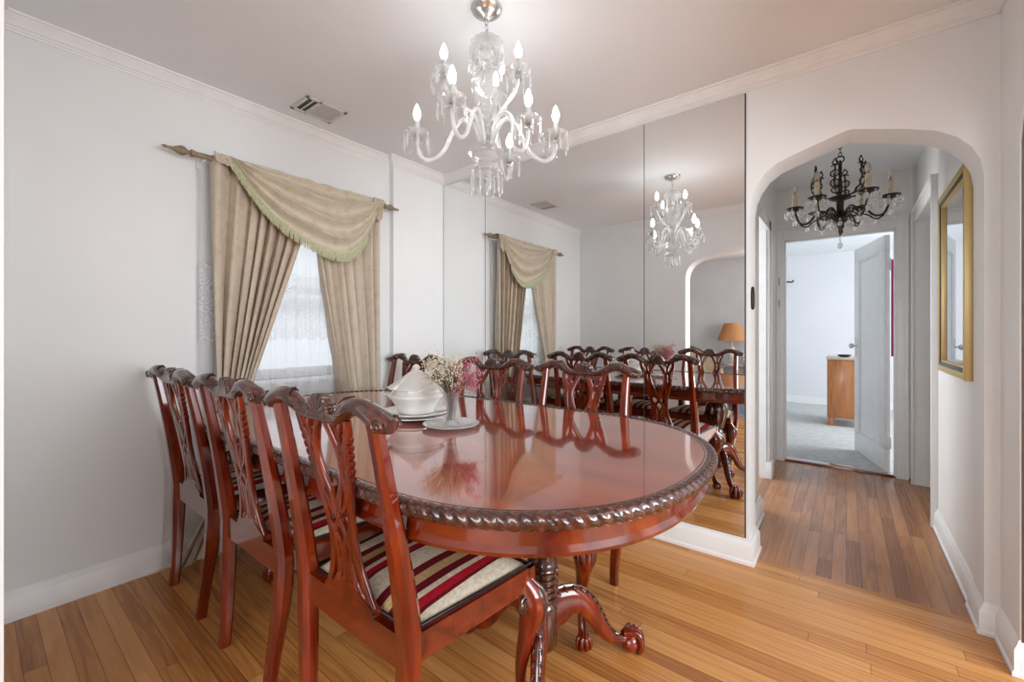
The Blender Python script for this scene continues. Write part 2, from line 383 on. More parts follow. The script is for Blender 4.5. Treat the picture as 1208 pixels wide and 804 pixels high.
# mirror wall with the hall arch
ar = [(-.382, 0), (-.382, 1.76), (-.372, 1.83), (-.35, 1.885), (-.315, 1.935), (-.265, 1.972), (-.20, 1.995), (0.0, 2.052), (.02, 2.052),
      (.20, 2.000), (.29, 1.965), (.345, 1.925), (.385, 1.875), (.408, 1.82), (.417, 1.76), (.417, 0)]
poly = [(-2.0, 0)]+ar+[(.62, 0), (.62, H), (-2.8, H), (-2.8, 0)]
poly = [(-2.8, 0)]+ar+[(.62, 0), (.62, H), (-2.8, H)]
struct('wall_back', MB().prism(poly, lambda a, b, s: (a, YM+.18*s, b)), WALL, angle=35)
# wall the camera looks out of, with a wide arch
br = [(-1.36, 0), (-1.36, 1.74), (-1.352, 1.80), (-1.33, 1.85), (-1.29, 1.895), (-1.235, 1.925), (-1.16, 1.945), (-.8, 2.013), (-.47, 2.07),
      (-.14, 2.013), (.20, 1.95), (.28, 1.92), (.33, 1.885), (.37, 1.84), (.385, 1.74), (.385, 0)]
poly = [(-3.4, 0)]+br+[(.62, 0), (.62, H), (-3.4, H)]
struct('wall_front', MB().prism(poly, lambda a, b, s: (a, YB-.17*s, b)), WALL, angle=35)
# right wall with an arch that starts just past the corner
rr = [(.35, 0), (.35, 1.74), (.38, 1.85), (.45, 1.92), (.6, 1.97), (1.27, 2.12), (1.95, 1.985), (2.08, 1.955), (2.135, 1.91), (2.165, 1.86), (2.185, 1.80), (2.187, 1.70), (2.187, 0)]
poly = [(YB, 0)]+rr+[(YM, 0), (YM, H), (YB, H)]
struct('wall_right', MB().prism(poly, lambda a, b, s: (XR+.16*s, a, b)), WALL, angle=35)
ln = MB(); k_ = len(rr)  # thin lining added over the arch reveal to make it darker than the wall
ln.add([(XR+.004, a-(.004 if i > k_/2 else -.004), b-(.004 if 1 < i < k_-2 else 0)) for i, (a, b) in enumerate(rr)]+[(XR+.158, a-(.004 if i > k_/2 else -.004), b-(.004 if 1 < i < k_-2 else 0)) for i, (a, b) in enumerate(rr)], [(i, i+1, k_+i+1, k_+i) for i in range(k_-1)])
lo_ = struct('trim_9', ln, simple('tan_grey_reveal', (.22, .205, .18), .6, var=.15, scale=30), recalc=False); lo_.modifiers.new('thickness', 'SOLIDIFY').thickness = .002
# window wall: opening, and the proud strip by the mirror corner
WY0, WY1, WZ0, WZ1 = .86, 1.68, .88, 1.97
wl = MB().box(XL-.16, XL, YB-.1, WY0, 0, H).box(XL-.16, XL, WY1, YM+.05, 0, H).box(XL-.16, XL, WY0, WY1, 0, WZ0).box(XL-.16, XL, WY0, WY1, WZ1, H)
wl.box(XL-.01, XL+.045, 1.91, YM+.01, 0, H)
struct('wall_left', wl, WALL, smooth=False)
# hall, bedroom, bathroom, living-room and kitchen shells
HL, HR = -.50, .425
wh = MB().box(HL-.12, HL, 2.59, 3.22, 0, H).box(HL-.12, HL, 3.92, 4.6, 0, H).box(HL-.12, HL, 3.22, 3.92, 1.97, H).box(HL, -.44, 2.59, 3.12, 0, H)
struct('wall_hall_left', wh, HALLW, smooth=False)
wh = MB().box(HR, HR+.12, 2.59, 3.62, 0, H).box(HR, HR+.12, 3.62, 4.44, 1.99, H)
struct('wall_hall_right', wh, HALLW, smooth=False)
wh = MB().box(HR-.02, 1.4, 4.44, 4.68, 0, H).box(1.3, 1.4, 3.4, 4.5, 0, H).box(HR+.1, 1.4, 3.4, 3.5, 0, H)
struct('wall_side_hall', wh, HALLW, smooth=False)
BX0, BX1, BZ = -.443, .312, 1.985
wh = MB().box(-1.7, BX0, 4.56, 4.67, 0, H).box(BX1, HR-.02, 4.56, 4.68, 0, H).box(BX0, BX1, 4.56, 4.67, BZ, H)
struct('wall_hall_end', wh, HALLW, smooth=False)
struct('wall_bedroom', MB().box(-1.7, 2.3, 8.5, 8.6, 0, H).box(-1.8, -1.7, 4.6, 8.6, 0, H).box(2.2, 2.3, 4.4, 5.5, 0, H).box(2.2, 2.3, 7.3, 8.6, 0, H).box(2.2, 2.3, 5.5, 7.3, 0, .7).box(2.2, 2.3, 5.5, 7.3, 2.2, H).box(1.4, 2.3, 4.44, 4.68, 0, H), BEDW, smooth=False)
struct('wall_bath', MB().box(-2.05, -2.0, 2.5, 4.7, 0, H).box(-2.0, HL-.1, 4.6, 4.66, 0, H), BEDW, smooth=False)
lv = MB().box(-3.5, -.7, -3.4, -3.3, 0, H).box(2.2, 2.9, -3.4, -3.3, 0, H).box(-.7, 2.2, -3.4, -3.3, 0, .55).box(-.7, 2.2, -3.4, -3.3, 2.3, H)
lv.box(-3.5, -3.4, -3.4, .05, 0, H).box(2.8, 2.9, -3.4, 0, 0, H).box(2.8, 2.9, 1.8, 2.6, 0, H).box(2.8, 2.9, 0, 1.8, 0, .6).box(2.8, 2.9, 0, 1.8, 2.3, H).box(.6, 2.9, 2.42, 2.55, 0, H)
struct('wall_living', lv, LIVW, smooth=False)
struct('trim_2', MB().box(-3.4, -.7, -3.3, -3.285, 0, .13).box(-1.7, 2.2, 8.485, 8.5, 0, .11), TRIM, smooth=False)

def offset_path(path, d, closed=False):
    out = []; n = len(path)
    for i in range(n):
        def nrm(a, b):
            v = Vector((b[0]-a[0], b[1]-a[1])).normalized(); return Vector((-v.y, v.x))
        n0 = nrm(path[i-1], path[i]) if i > 0 else None; n1 = nrm(path[i], path[i+1]) if i < n-1 else None
        if n0 is None: m = n1
        elif n1 is None: m = n0
        else: m = (n0+n1)/(1+n0.dot(n1))
        out.append((path[i][0]+m.x*d, path[i][1]+m.y*d))
    return out
def run(path, prof):                                          # profile [(out, z)], room on the left of the path
    mb = MB(); n = len(prof); cols = [offset_path(path, a) for a, z in prof]; vs = []
    for i in range(len(path)):
        for k, (a, z) in enumerate(prof): vs.append((cols[k][i][0], cols[k][i][1], z))
    fs = [(i*n+k, i*n+(k+1) % n, (i+1)*n+(k+1) % n, (i+1)*n+k) for i in range(len(path)-1) for k in range(n)]
    fs += [tuple(range(n)), tuple((len(path)-1)*n+k for k in range(n))]
    return mb.add(vs, fs)
crown = [(0, H-.068), (.006, H-.068), (.008, H-.062), (.013, H-.058), (.014, H-.050), (.02, H-.046), (.027, H-.030), (.040, H-.017), (.043, H-.010), (.050, H-.008), (.052, H), (0, H)]
# clockwise so the room lies to the right -> reverse direction puts it on the left
pathL = [(XR, YM), (XL+.045, YM), (XL+.045, 1.91), (XL, 1.91), (XL, YB)]
struct('trim_3', run(pathL, crown), TRIM, angle=25)
struct('trim_4', run([(XL, YB), (XR, YB), (XR, YM)], crown), TRIM, angle=25)
base = [(0, 0), (.022, 0), (.022, .012), (.016, .018), (.016, .085), (.013, .092), (.008, .10), (.004, .112), (0, .118)]
struct('baseboard_left', run([(XL+.045, YM-.02), (XL+.045, 1.91), (XL, 1.91), (XL, YB)], base), TRIM, angle=25)
struct('baseboard_front', run([(XL, YB), (-1.36, YB), (-1.36, YB-.17)], base), TRIM, angle=25)
baseM = [(0, 0), (.030, 0), (.030, .014), (.024, .022), (.024, .09), (.020, .10), (.012, .11), (.010, .124), (0, .124)]
struct('baseboard_back', run([(-.436, 3.10), (-.436, 2.59), (-.385, 2.585), (-.385, YM), (XL+.045, YM)], baseM), TRIM, angle=25)
struct('baseboard_right', run([(XR+.1, 2.187), (XR, 2.187), (XR, YM), (.417, YM), (.417, 2.59), (HR, 2.595), (HR, 3.55)], base), TRIM, angle=25)
# window
win = MB()
for a, b, c, d in ((WY0, WY0+.05, WZ0, WZ1), (WY1-.05, WY1, WZ0, WZ1), (WY0, WY1, WZ1-.05, WZ1), (WY0, WY1, WZ0, WZ0+.06), (WY0, WY1, 1.40, 1.445)):
    win.bbox(XL-.09, XL-.05, a, b, c, d, .004)
wo = struct('window_1', win, TRIM)
f = MB()
for a, b, c, d in ((WY0-.075, WY0, WZ0-.02, WZ1+.08), (WY1, WY1+.075, WZ0-.02, WZ1+.08), (WY0, WY1, WZ1, WZ1+.08)): f.bbox(XL, XL+.014, a, b, c, d, .003)
f.build('window_casing', TRIM, wo)
MB().bbox(XL-.05, XL+.012, WY0-.09, WY1+.09, WZ0-.03, WZ0, .004).build('window_sill', TRIM, wo)
MB().box(XL-.072, XL-.068, WY0+.04, WY1-.04, WZ0+.05, WZ1-.04).build('glass_pane', PANE, wo)

# casings of the hall doors
def casing_prof(w=.09): return [(0, 0), (.0, .012), (.01, .02), (w-.03, .02), (w-.02, .026), (w, .026), (w, 0)]
cs = MB()
for y0, y1 in ((3.13, 3.22), (3.92, 4.01)): cs.bbox(HL, HL+.022, y0, y1, 0, 2.06, .004).bbox(HL, HL+.030, y0+(-.002 if y0 < 3.5 else .072), y0+(.02 if y0 < 3.5 else .092), 0, 2.06, .003)
cs.bbox(HL, HL+.022, 3.13, 4.01, 1.97, 2.06, .004).bbox(HL, HL+.032, 3.12, 4.02, 2.045, 2.075, .004)
cs.box(HL-.11, HL, 3.22, 3.235, 0, 1.97).box(HL-.11, HL, 3.905, 3.92, 0, 1.97)
cs.bbox(HL, HL+.04, 3.90, 4.03, 0, .13, .004)
struct('trim_5', cs, TRIM)
cs = MB().bbox(HR-.022, HR, 3.53, 3.62, 0, 2.08, .004).bbox(HR-.0215, HR, 3.6, 4.44, 1.99, 2.079, .004).bbox(HR-.034, HR, 3.52, 4.44, 2.062, 2.092, .004).bbox(HR-.03, HR, 3.526, 3.548, 0, 2.079, .003)
struct('trim_6', cs, TRIM)
cs = MB().bbox(HL+.0, BX0, 4.535, 4.56, 0, BZ+.08, .004).bbox(BX1, BX1+.07, 4.535, 4.56, 0, BZ+.08, .004).bbox(BX0, BX1, 4.535, 4.56, BZ, BZ+.08, .004)
cs.bbox(HL+.0, HL+.018, 4.527, 4.545, 0, BZ+.09, .003).bbox(BX1+.056, BX1+.0725, 4.527, 4.545, 0, BZ+.09, .003).bbox(HL, BX1+.0725, 4.525, 4.545, BZ+.07, BZ+.095, .003)
cs.bbox(BX0, BX0+.012, 4.56, 4.62, 0, BZ, .002).bbox(BX1-.012, BX1, 4.56, 4.62, 0, BZ, .002).bbox(BX0, BX1, 4.56, 4.62, BZ-.012, BZ, .002)
cs.bbox(.388, .404, 4.425, 4.45, 0, H-.001, .006)
struct('trim_7', cs, TRIM)
for z, lab in ((1.42, 'lower small dark hinge leaf left on the bedroom door frame'), (1.62, 'upper small dark hinge leaf left on the bedroom door frame')):
    tag(MB().bbox(BX0-.042, BX0-.034, 4.530, 4.536, z-.035, z+.035, .002).build('hinge_leaf', BRONZE), lab, 'hinge', 'hinge leaves on the door frame')
# bedroom door, swung into the bedroom
ang = math.atan2(.72, -.195)
D = MB(); dw, dh, dt = .715, 1.965, .036
D.bbox(0, dw, -dt/2, dt/2, .012, .20, .002).bbox(0, dw, -dt/2, dt/2, dh-.13, dh, .002).bbox(0, .115, -dt/2, dt/2, .19, dh-.12, .002).bbox(dw-.115, dw, -dt/2, dt/2, .19, dh-.12, .002)
D.box(.10, dw-.10, -.006, .006, .18, dh-.11)
for a in (-1, 1):
    for x0, x1, z0, z1 in ((.115, .13, .2, dh-.13), (dw-.13, dw-.115, .2, dh-.13), (.115, dw-.115, .2, .215), (.115, dw-.115, dh-.145, dh-.13)):
        D.bbox(x0, x1, min(a*.004, a*.014), max(a*.004, a*.014), z0, z1, .003)
door = struct('door_1', D, TRIM); door.location = (BX1-.045, 4.685, 0); door.rotation_euler = (0, 0, ang)
hd = MB()
for a in (-1, 1):
    hd.bbox(dw-.075, dw-.04, min(a*.018, a*.022), max(a*.018, a*.022), .93, 1.10, .003)
    hd.sweep([(dw-.057, a*.018, 1.03), (dw-.057, a*.045, 1.03)], .007); hd.ball((dw-.057, a*.06, 1.03), .026, .02, .026)
hd.build('door_knob', SILV, door)
h2 = MB()
for z in (.25, 1.72): h2.bbox(-.012, .01, -.022, .022, z-.05, z+.05, .002)
h2.build('hinge', TRIM, door)
MB().bbox(dw-.002, dw+.006, -.012, .012, 1.38, 1.46, .002).build('latch_plate', BRONZE, door)

# ------------------------------------------------------------------ wall mirrors (three tall panels)
mx_edges = [XL+.049, -2.137, -.915, -.399]
names = ['narrow frameless mirror panel at the far left, beside the window wall', 'wide middle frameless mirror panel behind the dining chairs', 'frameless mirror panel nearest the arch, showing the crystal chandelier']
bk = MB().box(XL+.045, -.396, YM-.006, YM+.001, .124, 2.353)
struct('trim_8', bk, DARK, smooth=False)
for i in range(3):
    m = MB().box(mx_edges[i]+.0022, mx_edges[i+1]-.0022, YM-.011, YM-.006, .127, 2.350)
    tag(m.build('mirror_panel', MIRR, smooth=False), names[i], 'wall mirror', 'mirror panels on the wall')

# ------------------------------------------------------------------ ceiling vent
v = thing('ceiling_vent', 'white rectangular air vent with dark louvres in the ceiling near the curtain', 'vent', (-2.375, 1.24, H))
fr = MB(); a, b = .098, .118
fr.bbox(-a, a, -b, -b+.02, -.008, 0, .002).bbox(-a, a, b-.02, b, -.008, 0, .002).bbox(-a, -a+.02, -b, b, -.008, 0, .002).bbox(a-.02, a, -b, b, -.008, 0, .002).bbox(-a, a, -.045, -.03, -.008, 0, .002)
fr.build('vent_frame', VENTM, v)
MB().box(-a+.01, a-.01, -b+.01, b-.01, -.002, -.0005).build('vent_cavity', DARK, v)
sl = MB()
for k in range(9):
    x = -a+.028+k*.0175; sl.box(x-.004, x+.004, -.03, b-.02, -.007, -.003, Matrix.Rotation(0, 4, 'Z'))
sl.box(-a+.02, a-.02, -.074, -.067, -.007, -.003)
sl.build('louvres', VENTM, v)

# ------------------------------------------------------------------ curtains
rodx = -2.560
r = thing('curtain_rod', 'carved wooden curtain rod with spear finials above the window', 'curtain rod', (rodx, 1.25, 2.045))
MB().sweep([(0, -.56, 0), (0, .56, 0)], .014, 12).build('pole', RODM, r)
for s in (-1, 1):
    M = Matrix.Translation((0, s*.56, 0)) @ Matrix.Rotation(-s*PI/2, 4, 'X')
    MB().lathe([(.014, -.01), (.018, 0), (.018, .008), (.010, .014), (.010, .02), (.02, .034), (.024, .046), (.018, .062), (.009, .078), (.006, .10), (.008, .112), (.004, .122), (0, .126)], n=16, M=M).build('finial', RODM, r)
    bkt = MB().bbox(-.080, -.060, s*.51-.015, s*.51+.015, -.05, .03, .003).sweep([(-.07, s*.51, -.012), (-.02, s*.51, -.02), (0, s*.51, -.017)], .006, 8)
    bkt.build('bracket', TRIM, r)
def panel(outer, inner, side, name, label, puddle):
    def fn(u, v):
        z = 2.055*(1-v)+.006
        yo, yi = outer(z), inner(z)
        nf = 7.5
        e = u**.9
        y = yo+(yi-yo)*e
        wdt = abs(yi-yo); amp = .029+.008*(1-min(1, wdt/.6))
        ph = 2*PI*nf*u+1.6*math.sin(6.5*u+z*.9+side)+.5*math.sin(15*u)
        x = -2.564+1.25*amp*(1.9*abs(math.sin(ph*.5))**.8-1)*(.8+.25*math.sin(9*u+1+side))+.003*math.sin(2.3*ph+z*3)
        y += .012*math.cos(ph)*side
        if puddle and z < .42:
            q = sm(.42, 0, z)**1.5; y -= q*(.17*(1-u)**1.3); x += q*(.05+.03*math.sin(7*u+2)); z = max(.006+.03*abs(math.sin(ph*.5))*q, z)
        x = max(x, XL+.020)
        return (x, y, z)
    mb = MB().sheet(130, 70, fn)
    o = mb.build(name, CURT, recalc=False); so = o.modifiers.new('cloth_thickness', 'SOLIDIFY'); so.thickness = .002
    return tag(o, label, 'curtain')
lin = lambda z, pts: next((a[1]+(b[1]-a[1])*(z-a[0])/(b[0]-a[0]) for a, b in zip(pts, pts[1:]) if z <= b[0]), pts[-1][1])
panel(lambda z: lin(z, [(-1, .765), (0, .745), (.07, .768), (.9, .790), (1.6, .765), (2.1, .752)]),
      lambda z: lin(z, [(-1, .88), (0, .88), (.5, .90), (.9, .965), (1.62, 1.204), (2.1, 1.345)]), 1, 'curtain', 'long beige damask curtain at the window, left panel pooling on the floor', True)
panel(lambda z: lin(z, [(-1, 1.765), (2.1, 1.765)]),
      lambda z: lin(z, [(-1, 1.54), (0, 1.54), (.5, 1.52), (.81, 1.462), (1.635, 1.317), (2.1, 1.26)]), -1, 'curtain', 'long beige damask curtain on the right of the window beside the table end', False)
def lace(u, v):
    z = 2.03-1.55*v; y = .728+.99*u
    return (-2.611+.008*math.sin(u*62+.8*math.sin(z*1.3))+.003*math.sin(u*151), y, z)
o = MB().sheet(260, 40, lace).build('lace_curtain', LACE, recalc=False); tag(o, 'white sheer lace curtain with a scalloped band hanging behind the beige panels', 'sheer curtain')
# swag: lies along the rod, hem sweeps down to a low point right of centre
hem = [(.845, 2.065), (.905, 1.968), (.985, 1.860), (1.09, 1.765), (1.215, 1.700), (1.34, 1.655), (1.44, 1.645), (1.53, 1.685), (1.63, 1.80), (1.70, 1.92), (1.755, 2.03)]
hemc = cr([(0, a, b) for a, b in hem], 10)
def hemat(u):
    f = u*(len(hemc)-1); i = min(int(f), len(hemc)-2); return hemc[i].lerp(hemc[i+1], f-i)
def swag(u, v, off=0):
    h = hemat(u)
    topy = .835+.93*u; topz = 2.060+.004*math.sin(9*u)
    # v: 0 at rod, 1 at hem; folds follow the drape
    y = topy+(h.y-topy)*v; z = topz+(h.z-topz)*(v**1.05)
    ph = (v**1.15)*7.4*PI+1.3*math.sin(3*u)
    belly = .045*math.sin(PI*min(1, u*1.02))
    x = -2.512+belly*math.sin(PI*v*.8)+(.028*(1-abs(math.sin(ph*.5)))*2-.028)*math.sin(PI*min(.9, max(.15, u)))**.7*(1-.25*v)+off
    if v < .08: x = -2.512+(x+2.512)*(v/.08)
    return (x, y, z)
ve = thing('curtain_swag', 'draped beige swag with sage green fringe thrown over the curtain rod', 'swag', (-2.53, 1.25, 2.05))
loc = Vector(ve.location)
mb = MB().sheet(90, 70, lambda u, v: Vector(swag(u, v))-loc)
mb.sheet(60, 12, lambda u, v: Vector((rodx+.008+.040*math.cos(PI*v+.0)-.0+.006*math.sin(u*70), .80+.985*u, 2.047+.024*math.sin(PI*v)+.004*math.sin(u*45)))-loc)
o = mb.build('draped_cloth', SWAG, ve, recalc=False); so = o.modifiers.new('cloth_thickness', 'SOLIDIFY'); so.thickness = .002
# left and right tails over the rod
tl = MB(); tl2 = MB()
tl.sheet(26, 16, lambda u, v: Vector((-2.518+.008*math.sin(u*22+v), .765+.11*u+.012*v, 2.072-.05*v-.01*u))-loc)
tl2.sheet(26, 16, lambda u, v: Vector((-2.512+.010*math.sin(u*24+v), 1.690+.085*u-.01*v, 2.068-.16*v+.10*v*abs(u-.6)))-loc)
for q_ in (tl, tl2): o = q_.build('gathered_end', SWAG, ve, recalc=False); so = o.modifiers.new('cloth_thickness', 'SOLIDIFY'); so.thickness = .002
fg = MB(); nn = 330
fg.sheet(120, 2, lambda u, v: Vector((swag(u*.80, 1)[0]+.004, swag(u*.80, 1)[1]+.000, swag(u*.80, 1)[2]+.008-.02*v))-loc)
for k in range(nn):
    u = .80*k/(nn-1); p = Vector(swag(u, 1)); x, y, z = p-loc
    j = random.uniform(-.003, .003)
    fg.sweep([(x+.004, y, z), (x+.007, y+j, z-.022), (x+.005+j, y+j*1.5, z-.052)], [.0026, .0028, .0018], 4)
fg.build('fringe', GREEN, ve)['kind'] = 'stuff'

# ------------------------------------------------------------------ dining table
TZ = .785; TX0, TX1, TY0, TY1 = -2.505, -.282, .572, 1.800
CYT = (TY0+TY1)/2; HWT = (TY1-TY0)/2; AEND = .58
def outline(d, n=240):
    pts = []; a = AEND-d; b = HWT-d; ex = 2/2.25
    cxr = TX1-AEND; cxl = TX0+AEND
    for k in range(n+1):
        t = -PI/2+PI*k/n; c_, s_ = math.cos(t), math.sin(t)
        pts.append((cxr+a*abs(c_)**ex, CYT+b*math.copysign(abs(s_)**ex, s_)))
    for k in range(n+1):
        t = PI/2+PI*k/n; c_, s_ = math.cos(t), math.sin(t)
        pts.append((cxl-a*abs(c_)**ex, CYT+b*math.copysign(abs(s_)**ex, s_)))
    # resample evenly
    out = []; seg = []; L = 0
    for i in range(len(pts)):
        p, q = pts[i], pts[(i+1) % len(pts)]; l = math.dist(p, q); seg.append((L, l, p, q)); L += l
    M = int(L/.0038) if n == 240 else n*4
    j = 0
    for k in range(M):
        s_ = L*k/M
        while j < len(seg)-1 and seg[j][0]+seg[j][1] < s_: j += 1
        l0, l, p, q = seg[j]; t = (s_-l0)/l if l > 0 else 0
        out.append((p[0]+(q[0]-p[0])*t, p[1]+(q[1]-p[1])*t))
    return out, L
tb = thing('dining_table', 'large oval polished red mahogany dining table with rope-carved rim and pedestals', 'table', ((TX0+TX1)/2, CYT, 0))
tl_ = Vector(tb.location)
def rel(p): return tuple(Vector(p)-tl_)
oo, _ = outline(.020, 60)
MB().prism(oo, lambda a, b, s: rel((a, b, TZ-.03*(1-s)))).build('tabletop', MAHT, tb, angle=30)
# dark inlay line just inside the rim
oa, _ = outline(.034, 60); ob, _ = outline(.0365, 60); n = min(len(oa), len(ob))
vs = [rel((*p, TZ+.0004)) for p in oa[:n]]+[rel((*p, TZ+.0004)) for p in ob[:n]]
MB().add(vs, [(i, (i+1) % n, n+(i+1) % n, n+i) for i in range(n)]).build('inlay_line', BLACK, tb, smooth=False)
rp, RL = outline(.017); nl = round(RL/.029); M_ = len(rp)
def rope(i, an):
    ph = PI*nl*i/M_ + an*1.5
    return .72+.40*abs(math.sin(ph))**.7
MB().sweep([rel((*p, TZ-.014)) for p in rp], .017, 14, r2=.0185, closed=True, up=(0, 0, 1), mod=rope).build('rope_carved_rim', MAHD, tb, angle=60)
ap = MB(); prof = [(.034, .765), (.034, .712), (.030, .706), (.026, .700), (.030, .690), (.040, .690), (.052, .690), (.052, .765)]
rings = [outline(d, 60)[0] for d, z in prof]; n = min(len(r_) for r_ in rings)
# use the same parameterisation for all rings
def ring_pts(d, n=300):
    a = AEND-d; b = HWT-d; ex = 2/2.25; pts = []
    for k in range(n):
        t = -PI/2+PI*k/(n-1); c_, s_ = math.cos(t), math.sin(t); pts.append((TX1-AEND+a*abs(c_)**ex, CYT+b*math.copysign(abs(s_)**ex, s_)))
    for k in range(n):
        t = PI/2+PI*k/(n-1); c_, s_ = math.cos(t), math.sin(t); pts.append((TX0+AEND-a*abs(c_)**ex, CYT+b*math.copysign(abs(s_)**ex, s_)))
    return pts
R_ = [[rel((*p, z)) for p in ring_pts(d)] for d, z in prof]; n = len(R_[0])
ap.add([p for r_ in R_ for p in r_], [(i*n+k, i*n+(k+1) % n, ((i+1) % len(prof))*n+(k+1) % n, ((i+1) % len(prof))*n+k) for i in range(len(prof)) for k in range(n)])
ap.build('apron', MAHR, tb, angle=30)
def claw_foot(mb, x, y, dirx, diry, s=1.0, z=.0):
    d = Vector((dirx, diry, 0)).normalized(); p = Vector((-d.y, d.x, 0)); c = Vector((x, y, z+.026*s))
    mb.ball(c, .026*s, .026*s, .0255*s, 14, 10)
    for a in (-.95, -.32, .32, .95):
        q = (d*math.cos(a)+p*math.sin(a))
        b0 = c-d*.018*s+Vector((0, 0, .024*s))
        mb.sweep(cr([b0, c+q*.018*s+Vector((0, 0, .026*s)), c+q*.030*s+Vector((0, 0, .010*s)), c+q*.028*s-Vector((0, 0, .012*s)), c+q*.021*s-Vector((0, 0, .0245*s))], 4), crs([.010*s, .010*s, .0085*s, .008*s, .004*s], 4), 8)
def pedestal(px, py, angs, name='pedestal'):
    base_ = Vector((px, py, 0))-tl_
    M = Matrix.Translation(base_)
    pr = [(.115, .69), (.115, .672), (.06, .66), (.05, .645), (.055, .63), (.074, .58), (.078, .54), (.068, .49), (.050, .44), (.042, .41), (.05, .395), (.052, .385), (.045, .378)]
    for k in range(5): z = .372-k*.021; pr += [(.046, z), (.052, z-.005), (.052, z-.012), (.046, z-.017)]
    pr += [(.040, .26), (.048, .25), (.050, .12), (.038, .105), (.02, .10)]
    o = MB().lathe(pr, n=40, mod=lambda i, a: 1+(.07*math.cos(10*a) if 5 <= i <= 8 else 0)).build(name, MAHD, tb, angle=50); o.location = base_
    for an in angs:
        d = Vector((math.cos(an), math.sin(an), 0))
        path = [(.020, .205), (.065, .225), (.11, .235), (.155, .215), (.195, .165), (.225, .115), (.26, .075), (.30, .055), (.335, .055)]
        wv = [.030, .032, .034, .034, .031, .028, .025, .022, .020]; wz = [.075, .078, .062, .048, .040, .034, .028, .024, .02]
        pts = cr([d*r_+Vector((0, 0, z)) for r_, z in path], 5)
        leg = MB().sweep(pts, [w_*.72 for w_ in crs(wv, 5)], 14, r2=[w_*.8 for w_ in crs(wz, 5)], up=(0, 0, 1))
        claw_foot(leg, d.x*.345, d.y*.345, d.x, d.y, 1.4)
        lo = leg.build('leg', MAH, o, angle=50)
        cv = MB(); side = Vector((-d.y, d.x, 0))            # acanthus leaf along the knee
        P2, F2 = frames(pts, False, (0, 0, 1)); zz = crs(wz, 5)
        for k in range(4, 32, 2):
            t = (k-4)/28; top = P2[k]+F2[k][1]*(zz[k]*.8+.002)
            for s_ in (-1, 1):
                cv.sweep([top-side*s_*.0, top+side*s_*(.013*(1-t*.5))-Vector((0, 0, .004))-d*.004, top+side*s_*(.020*(1-t*.5))-Vector((0, 0, .013))+d*.006], [.005, .0045, .002], 6)
        cv.sweep([P2[k]+F2[k][1]*(zz[k]*.8+.002) for k in range(2, 34, 2)], crs([.006, .0055, .005, .003], 5), 6)
        cv.build('acanthus_carving', MAHD, lo)
pedestal(-.80, CYT, [math.radians(a) for a in (58, 180, 300)])
pedestal(-1.93, CYT, [math.radians(a) for a in (120, 0, 240)])

